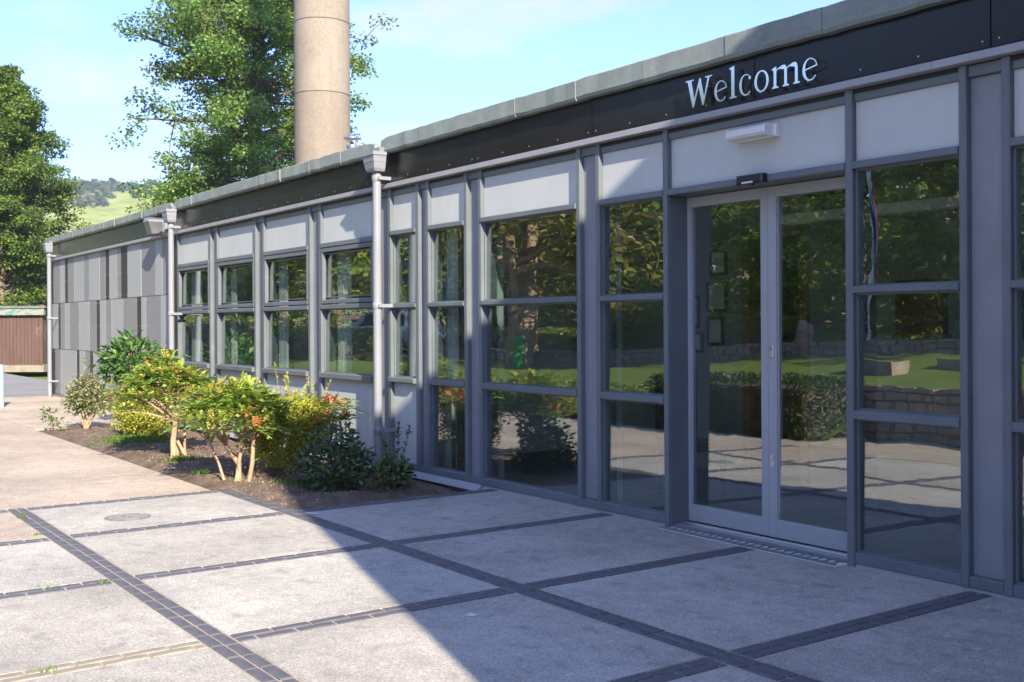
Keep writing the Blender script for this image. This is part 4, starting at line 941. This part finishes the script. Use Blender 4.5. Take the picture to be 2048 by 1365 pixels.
# ------------------------------------------------------------------ the garden across the paving (mirrored in the glass)
def zx(X): return np.interp(X, [-120, -30, -26, -22.7, -16.6, -13.4, -6], [.8, .68, .56, .62, 1.04, 1.2, 1.25])
def lawn_z(X, Y): return (0.6 + (zx(X) - .6) * smooth01((-7.5 - Y) / 6.0)) * smooth01((-6.5 - Y) / 1.6) + 0.004
lawn = structure(link('lawn', grid_mesh('lawn', -34, -10.3, -14.2, -6.2, 60, 30, lawn_z, 'grass')))
structure(link('upper_lawn', grid_mesh('upper_lawn', -10.3, -6.1, -14.2, -8.1, 14, 20, lambda X, Y: .78 + (zx(X) - .78) * smooth01((-8.1 - Y) / 6.0), 'grass')))
structure(link('car_park', grid_mesh('car_park', -110, -34, -60, -7.5, 30, 30, lambda X, Y: zx(X) * smooth01((-7.5 - Y) / 2.5) + .006, 'asphalt')))
structure(link('back_drive', grid_mesh('back_drive', -34, -6.1, -60, -14.2, 30, 20, lambda X, Y: zx(X) - .01, 'asphalt')))
def rubble_wall(name, label, pts, th, seed, zf):
    """stones laid course by course along a line; pts (x, y, zbase, ztop)"""
    r = np.random.default_rng(seed); b = MB(); P = [Vector((p[0], p[1], 0)) for p in pts]
    t = thing(name, label, 'wall', (pts[0][0], pts[0][1], pts[0][2])); core = MB(); st_ = []
    for i in range(len(pts) - 1):
        a, c = P[i], P[i + 1]; L = (c - a).length; d = (c - a) / L; nrm = Vector((-d.y, d.x, 0)); n = 0; z0a, z1a = pts[i][2:]; z0b, z1b = pts[i + 1][2:]
        n0 = len(core.v)
        for (s, zz0, zz1) in ((a, z0a, z1a), (c, z0b, z1b)):
            for w in (-1, 1): q = s + nrm * (th / 2 - .03) * w; core.v += [(q.x, q.y, zz0 - .3), (q.x, q.y, zz1 - .03)]
        core.f += [tuple(n0 + k for k in q) for q in ((0, 1, 5, 4), (2, 3, 7, 6), (1, 3, 7, 5), (0, 2, 3, 1), (4, 5, 7, 6))]
        for side in (-1, 1):
            zr = 0
            while zr < 1:
                h = r.uniform(.09, .17); s = 0
                while s < L:
                    l = r.uniform(.14, .36); f0 = (s + l / 2) / L; zb = z0a + (z0b - z0a) * min(1, f0); zt = z1a + (z1b - z1a) * min(1, f0); z = zb + zr * (zt - zb)
                    if z < zt - .03: st_.append((a + d * (s + l / 2) + nrm * side * (th / 2 - .02), d, nrm * side, l, min(h, zt - z), z))
                    s += l + .012
                zr += (h + .012) / max(.1, (z1a - z0a))
    core.build('core', 'grout', t)
    out = MB()
    for k, (p, d, nn, l, h, z) in enumerate(st_):
        j = lambda: r.normal() * .012; n0 = len(out.v); dp = r.uniform(.02, .055)
        for du, dz, dn in ((-.5, 0, -.02), (.5, 0, -.02), (.5, 1, -.02), (-.5, 1, -.02), (-.42, .1, dp), (.42, .1, dp), (.42, .9, dp), (-.42, .9, dp)):
            q = p + d * (du * l + j()) + nn * (dn + j() * .5); out.v.append((q.x, q.y, z + dz * h + j() * .4))
        out.f += [tuple(n0 + i for i in q) for q in ((4, 5, 6, 7), (0, 1, 5, 4), (1, 2, 6, 5), (2, 3, 7, 6), (3, 0, 4, 7))]
    stuff(out.build('rubble_stones', 'stone', t)); return t
rubble_wall('stone_wall', 'low rubble wall across the top of the lawn, mirrored in the glass', [(-33, -14.1, .55, 1.08), (-26, -14.1, .55, 1.1), (-22.7, -14.1, .62, 1.16), (-16.6, -14.1, 1.02, 1.44), (-13.4, -14.1, 1.18, 1.5), (-6.2, -14.1, 1.22, 1.54)], .34, 61, None)
rubble_wall('stone_wall', 'rubble retaining wall beside the dark hedge, mirrored right of the doors', [(-10.3, -7.98, 0, .8), (-6.1, -7.98, 0, .86), (-6.1, -14, 0, 1.2)], .34, 62, None)
def hedge(name, label, x0, x1, y0, y1, z0, h, seed, cols, n, leaf=.06, cat='hedge', group=None):
    r = np.random.default_rng(seed); t = thing(name, label, cat, ((x0 + x1) / 2, (y0 + y1) / 2, z0), group)
    u = r.uniform(-1, 1, (n, 3)); k = r.integers(0, 3, n); s = np.sign(r.normal(size=n)); u[np.arange(n), k] = s * r.uniform(.86, 1.04, n); u *= 1 + .05 * np.sin(u[:, [1, 2, 0]] * 9 + seed)
    P = np.array([(x0 + x1) / 2, (y0 + y1) / 2, z0 + h / 2]) + u * [(x1 - x0) / 2, (y1 - y0) / 2, h / 2]; P[:, 2] = np.maximum(P[:, 2], z0)
    A, B = rand_frames(r, n, .3, u * .7); link('foliage', leaf_mesh('foliage', P, A, B, leaf * r.uniform(.7, 1.3, n), leaf * .6, pal(r, n, cols, None, .2), 'leaf_gloss'), t)
    i_ = MB().box(x0 + .12, x1 - .12, y0 + .12, y1 - .12, z0, z0 + h * .86); i_.build('twig_core', 'bark', t); return t
DG = [(.035, .065, .02), (.05, .09, .025), (.08, .12, .035)]
hedge('clipped_hedge', 'dark clipped hedge along the paving, mirrored in the entrance doors', -13.4, -10.4, -8.0, -6.25, 0.0, .85, 71, DG, 17000, .055)
MG = [(.12, .20, .04), (.18, .26, .05), (.24, .30, .06)]
hedge('ground_cover', 'low leafy ground cover strip along the paving, mirrored under the widest window', -19.5, -13.5, -8.2, -6.4, 0.0, .55, 72, MG, 13000, .07, 'ground cover')
hedge('shrub_row', 'lit shrubs along the top wall, mirrored in the right door leaf', -24.2, -18.3, -15.8, -14.6, .75, 1.3, 73, MG, 13000, .09, 'shrubs')
hedge('shrub_row', 'yellow green shrubs beyond the wall, mirrored in the widest window', -33, -25, -16.0, -14.6, .5, 1.2, 74, MG + [(.30, .36, .06)], 14000, .09, 'shrubs')
hedge('shrub_row', 'shrubs in front of the parked car, mirrored in the fourth window', -38.5, -31.6, -11.2, -9.6, .4, 1.25, 75, MG + [(.30, .36, .06)], 12000, .09, 'shrubs')
hedge('shrub_row', 'green shrubs far left, mirrored in the second and third windows', -52, -41, -11.5, -9, .4, 1.7, 76, MG, 13000, .11, 'shrubs')
hedge('shrub_row', 'dark undergrowth below the nearer mirrored trees', -32, -9, -28.5, -27, .5, 2.6, 77, DG, 9000, .22, 'undergrowth')
hedge('shrub_row', 'dark undergrowth below the farther mirrored trees', -75, -33, -41, -39, .5, 3.2, 78, DG, 11000, .26, 'undergrowth')
bo = MB(); bo.lathe((-17.7, -14.95, .95), [(.34, 0), (.35, .45), (.32, .75), (.25, .93), (.12, 1.0)], 9)
bo.v = [(x + .05 * math.sin(z * 9 + y * 3), y * 1 + .05 * math.sin(x * 11), z + .05 * math.sin(x * 7)) for x, y, z in bo.v]; o = bo.build('boulder', 'stone'); tag(o, 'upright grey boulder on the top wall, mirrored in the right door leaf', 'boulder')
bi = thing('litter_bin', 'bright green litter bin by the twin stemmed tree, mirrored in the widest window', 'litter bin', (-26.4, -13.0, .57))
MB().lathe((-26.4, -13.0, .57), [(.15, 0), (.2, .1), (.2, .35), (.15, .45), (.15, .5), (.21, .6), (.22, .85), (.19, .92)], 18).build('bin_body', 'green', bi, True); MB().lathe((-26.4, -13.0, 1.49), [(.22, 0), (.2, .05), (.08, .08)], 18).build('lid', 'dgreen', bi, True)
for k, (x, y) in enumerate([(-12.1, -10.4), (-10.6, -11.2)]):
    z = .98 if k == 0 else 1.02; o = MB().box(x - .55, x + .55, y - .2, y + .2, z - .25, z + .14).build('stone_bench', 'stone'); tag(o, ['stone block seat lower on the lawn, mirrored right of the doors', 'stone block seat higher on the lawn, mirrored right of the doors'][k], 'stone seat')
# flagpole with hanging flag
fx, fy = -15.5, -14.9
fpz = thing('flagpole', 'white flagpole with a limp red white and blue flag mirrored right of the doors', 'flagpole', (fx, fy, .9))
MB().tube([(fx, fy, .9), (fx, fy, 5.3)], .03, 10).build('pole', 'white', fpz, True)
def flag_strip(u0, u1, mat, nm):
    b = MB(); n = 14
    for i in range(n + 1):
        z = 5.15 - 1.75 * i / n
        for u in (u0, u1): a = u * 9 + i * .25; b.v.append((fx + .035 + u * .17 + .02 * math.sin(i * .9), fy + .07 * math.sin(a), z - u * .35))
    for i in range(n): b.f.append((i * 2, i * 2 + 1, i * 2 + 3, i * 2 + 2))
    b.build(nm, mat, fpz)
for u0, u1, m_ in ((0, .2, 'navy'), (.2, .3, 'white'), (.3, .5, 'red'), (.5, .62, 'white'), (.62, .8, 'navy'), (.8, .88, 'white'), (.88, 1, 'red')): flag_strip(u0, u1, m_, 'flag_stripe')
# parked car
def car(loc, rz, label):
    t = thing('parked_car', label, 'car', loc); t.rotation_euler[2] = rz
    Lp = [(-2.1, .35), (-2.15, .7), (-1.95, .95), (-.95, 1.02), (.95, .98), (2.0, .78), (2.1, .55), (2.05, .32)]; b = MB(); b.prism(Lp, 'y', -.86, .86); link('body', b.mesh('body', 'silver'), t, (0, 0, 0))
    cabin = MB(); lo = [(-1.95, .93), (1.0, .97)]; hi = [(-1.55, 1.52), (.25, 1.52)]
    cabin.v = [(-2.0, -.8, .94), (1.05, -.8, .97), (1.05, .8, .97), (-2.0, .8, .94), (-1.6, -.62, 1.5), (.2, -.62, 1.53), (.2, .62, 1.53), (-1.6, .62, 1.5)]; cabin.f = [(4, 5, 6, 7), (0, 1, 5, 4), (1, 2, 6, 5), (2, 3, 7, 6), (3, 0, 4, 7)]
    link('cabin', cabin.mesh('cabin', 'silver'), t, (0, 0, 0))
    w = MB()
    for s in (-1, 1):
        for x0, x1 in ((-1.6, -.75), (-.68, .25)): w.prism([(x0, 1.03), (x1 + .25 * (x1 > 0), 1.03), (x1 - .05, 1.44), (x0 + .12 * (x0 < -1), 1.44)], 'y', s * .72, s * .80)
        m_ = w.mesh('side_window', 'black'); link('side_window', m_, t, (0, 0, 0)); w = MB()
    ws = MB(); ws.v = [(1.0, -.66, 1.02), (1.0, .66, 1.02), (.26, .55, 1.5), (.26, -.55, 1.5)]; ws.v = [(x + .03, y, z + .02) for x, y, z in ws.v]; ws.f = [(0, 1, 2, 3)]; link('windscreen', ws.mesh('windscreen', 'black'), t, (0, 0, 0))
    for x in (-1.35, 1.35):
        for y in (-.8, .8): q = MB(); q.tube([(x, y - .1, .32), (x, y + .1, .32)], .32, 18); wo_ = link('wheel', q.mesh('wheel', 'tyre'), t, (0, 0, 0)); q = MB(); q.tube([(x, y - .105, .32), (x, y + .105, .32)], .19, 12); link('rim', q.mesh('rim', 'steel'), wo_, (0, 0, 0))
    for y in (-.6, .6): q = MB(); q.box(2.03, 2.1, y - .16, y + .16, .6, .74); link('headlight', q.mesh('headlight', 'lens'), t, (0, 0, 0))
    for y in (-.35, .35):
        q = MB(); q.tube([(-1.5, y * 1.6, 1.58), (.1, y * 1.6, 1.6)], .02, 6); link('roof_rail', q.mesh('roof_rail', 'steel'), t, (0, 0, 0))
car((-34.6, -12.9, .78), 2.7, 'silver estate car parked beyond the shrubs, mirrored beside the near downpipe')

# ------------------------------------------------------------------ things inside, seen through the glass
def picture(x0, x1, z0, z1, label, y=2.598, inner='inwall'):
    t = thing('framed_picture', label, 'picture frame', ((x0 + x1) / 2, y, z0)); w = .03
    MB().box(x0, x0 + w, y - .025, y, z0, z1).box(x1 - w, x1, y - .025, y, z0, z1).box(x0 + w, x1 - w, y - .025, y, z0, z0 + w).box(x0 + w, x1 - w, y - .025, y, z1 - w, z1).build('frame', 'black', t)
    MB().box(x0 + w, x1 - w, y - .012, y - .002, z0 + w, z1 - w).build('print', inner, t)
picture(-8.22, -7.98, 2.05, 2.32, 'topmost black framed picture behind the left door leaf'); picture(-8.27, -7.98, 1.67, 1.98, 'thick black framed certificate, middle of three behind the left door', inner='paper')
picture(-8.26, -8.03, 1.32, 1.62, 'black framed certificate, lowest of three behind the left door', inner='paper'); picture(-8.58, -8.38, 1.50, 1.85, 'thin framed print left of the thick framed certificate')
picture(-8.58, -8.33, 1.24, 1.46, 'thin framed print left of the lowest certificate')
po = thing('lilac_poster', 'lilac poster above oak panelling seen between wall and door stile', 'poster', (-9.8, 5.198, 2.1)); MB().box(-10.5, -9.2, 5.17, 5.198, 2.15, 2.62).build('sheet', 'purple', po); MB().box(-10.5, -9.2, 5.165, 5.198, 2.06, 2.145).build('lower_rail', 'wood', po); MB().box(-10.5, -9.2, 5.15, 5.198, 2.625, 2.70).build('upper_rail', 'wood', po)
for k, x in enumerate((-9.93, -9.80)):
    t = thing('blue_notice', ['left of two round blue notices on the oak panel', 'right of two round blue notices on the oak panel'][k], 'notice', (x, 5.098, 1.62)); MB().box(x - .058, x + .058, 5.092, 5.098, 1.56, 1.69).build('card', 'white', t); MB().tube([(x, 5.092, 1.63), (x, 5.088, 1.63)], .045, 20).build('disc', 'navy', t)
t = thing('notice_board', 'dark red notice board seen through the window right of the doors', 'notice board', (-5.6, 2.598, 1.5)); MB().box(-5.95, -5.45, 2.57, 2.598, 1.45, 1.92).build('board', 'maroon', t); MB().box(-5.98, -5.42, 2.58, 2.599, 1.42, 1.449).build('rail', 'wood', t)
t = thing('exit_sign', 'green exit sign hanging inside the right door leaf', 'exit sign', (-6.0, 1.6, 2.6)); MB().box(-6.06, -5.55, 1.55, 1.585, 2.60, 2.78).build('panel', 'dgreen', t); MB().box(-6.06, -5.55, 1.548, 1.587, 2.585, 2.598).build('edge_strip', 'yellow', t)
for x in (-6.0, -5.6): MB().tube([(x, 1.567, 2.78), (x, 1.567, 2.96)], .005, 5).build('hanger', 'steel', t)
t = thing('lobby_chair', 'black high backed chair just inside the left door leaf', 'chair', (-7.1, 1.2, .012)); MB().cbox(-7.34, -6.9, 1.0, 1.45, .42, .5).build('seat', 'black', t); MB().cbox(-7.36, -7.28, 1.0, 1.45, .5, 1.15).build('backrest', 'black', t)
for x in (-7.32, -6.93):
    for y in (1.03, 1.42): MB().box(x - .015, x + .015, y - .015, y + .015, .012, .42).build('leg', 'black', t)
t = thing('paper_poppy', 'red paper poppy on a thin white stick inside the narrow window', 'decoration', (-9.62, .3, .1)); MB().tube([(-9.62, .3, .012), (-9.62, .3, 2.3)], .004, 5).build('stick', 'white', t); MB().lathe((-9.62, .3, 1.38), [(.02, 0), (.06, .02), (.065, .05), (.03, .06)], 10).build('petals', 'red', t, True)

# ------------------------------------------------------------------ air
hm = bpy.data.materials.new('haze'); hm.use_nodes = True; hn = hm.node_tree
for n in list(hn.nodes): hn.nodes.remove(n)
ho = hn.nodes.new('ShaderNodeOutputMaterial'); pv = hn.nodes.new('ShaderNodeVolumePrincipled'); pv.inputs['Color'].default_value = (0.80, 0.88, 1.0, 1); pv.inputs['Density'].default_value = 0.00045; pv.inputs['Anisotropy'].default_value = 0.2
hn.links.new(pv.outputs[0], ho.inputs['Volume'])
hz = stuff(MB().box(-3050, 3050, -3050, 3050, -2.5, 190).build('haze', hm)); hz['label'] = 'thin summer haze filling the air over the scene'; hz['category'] = 'haze'
# ------------------------------------------------------------------ finish
bpy.context.view_layer.update()
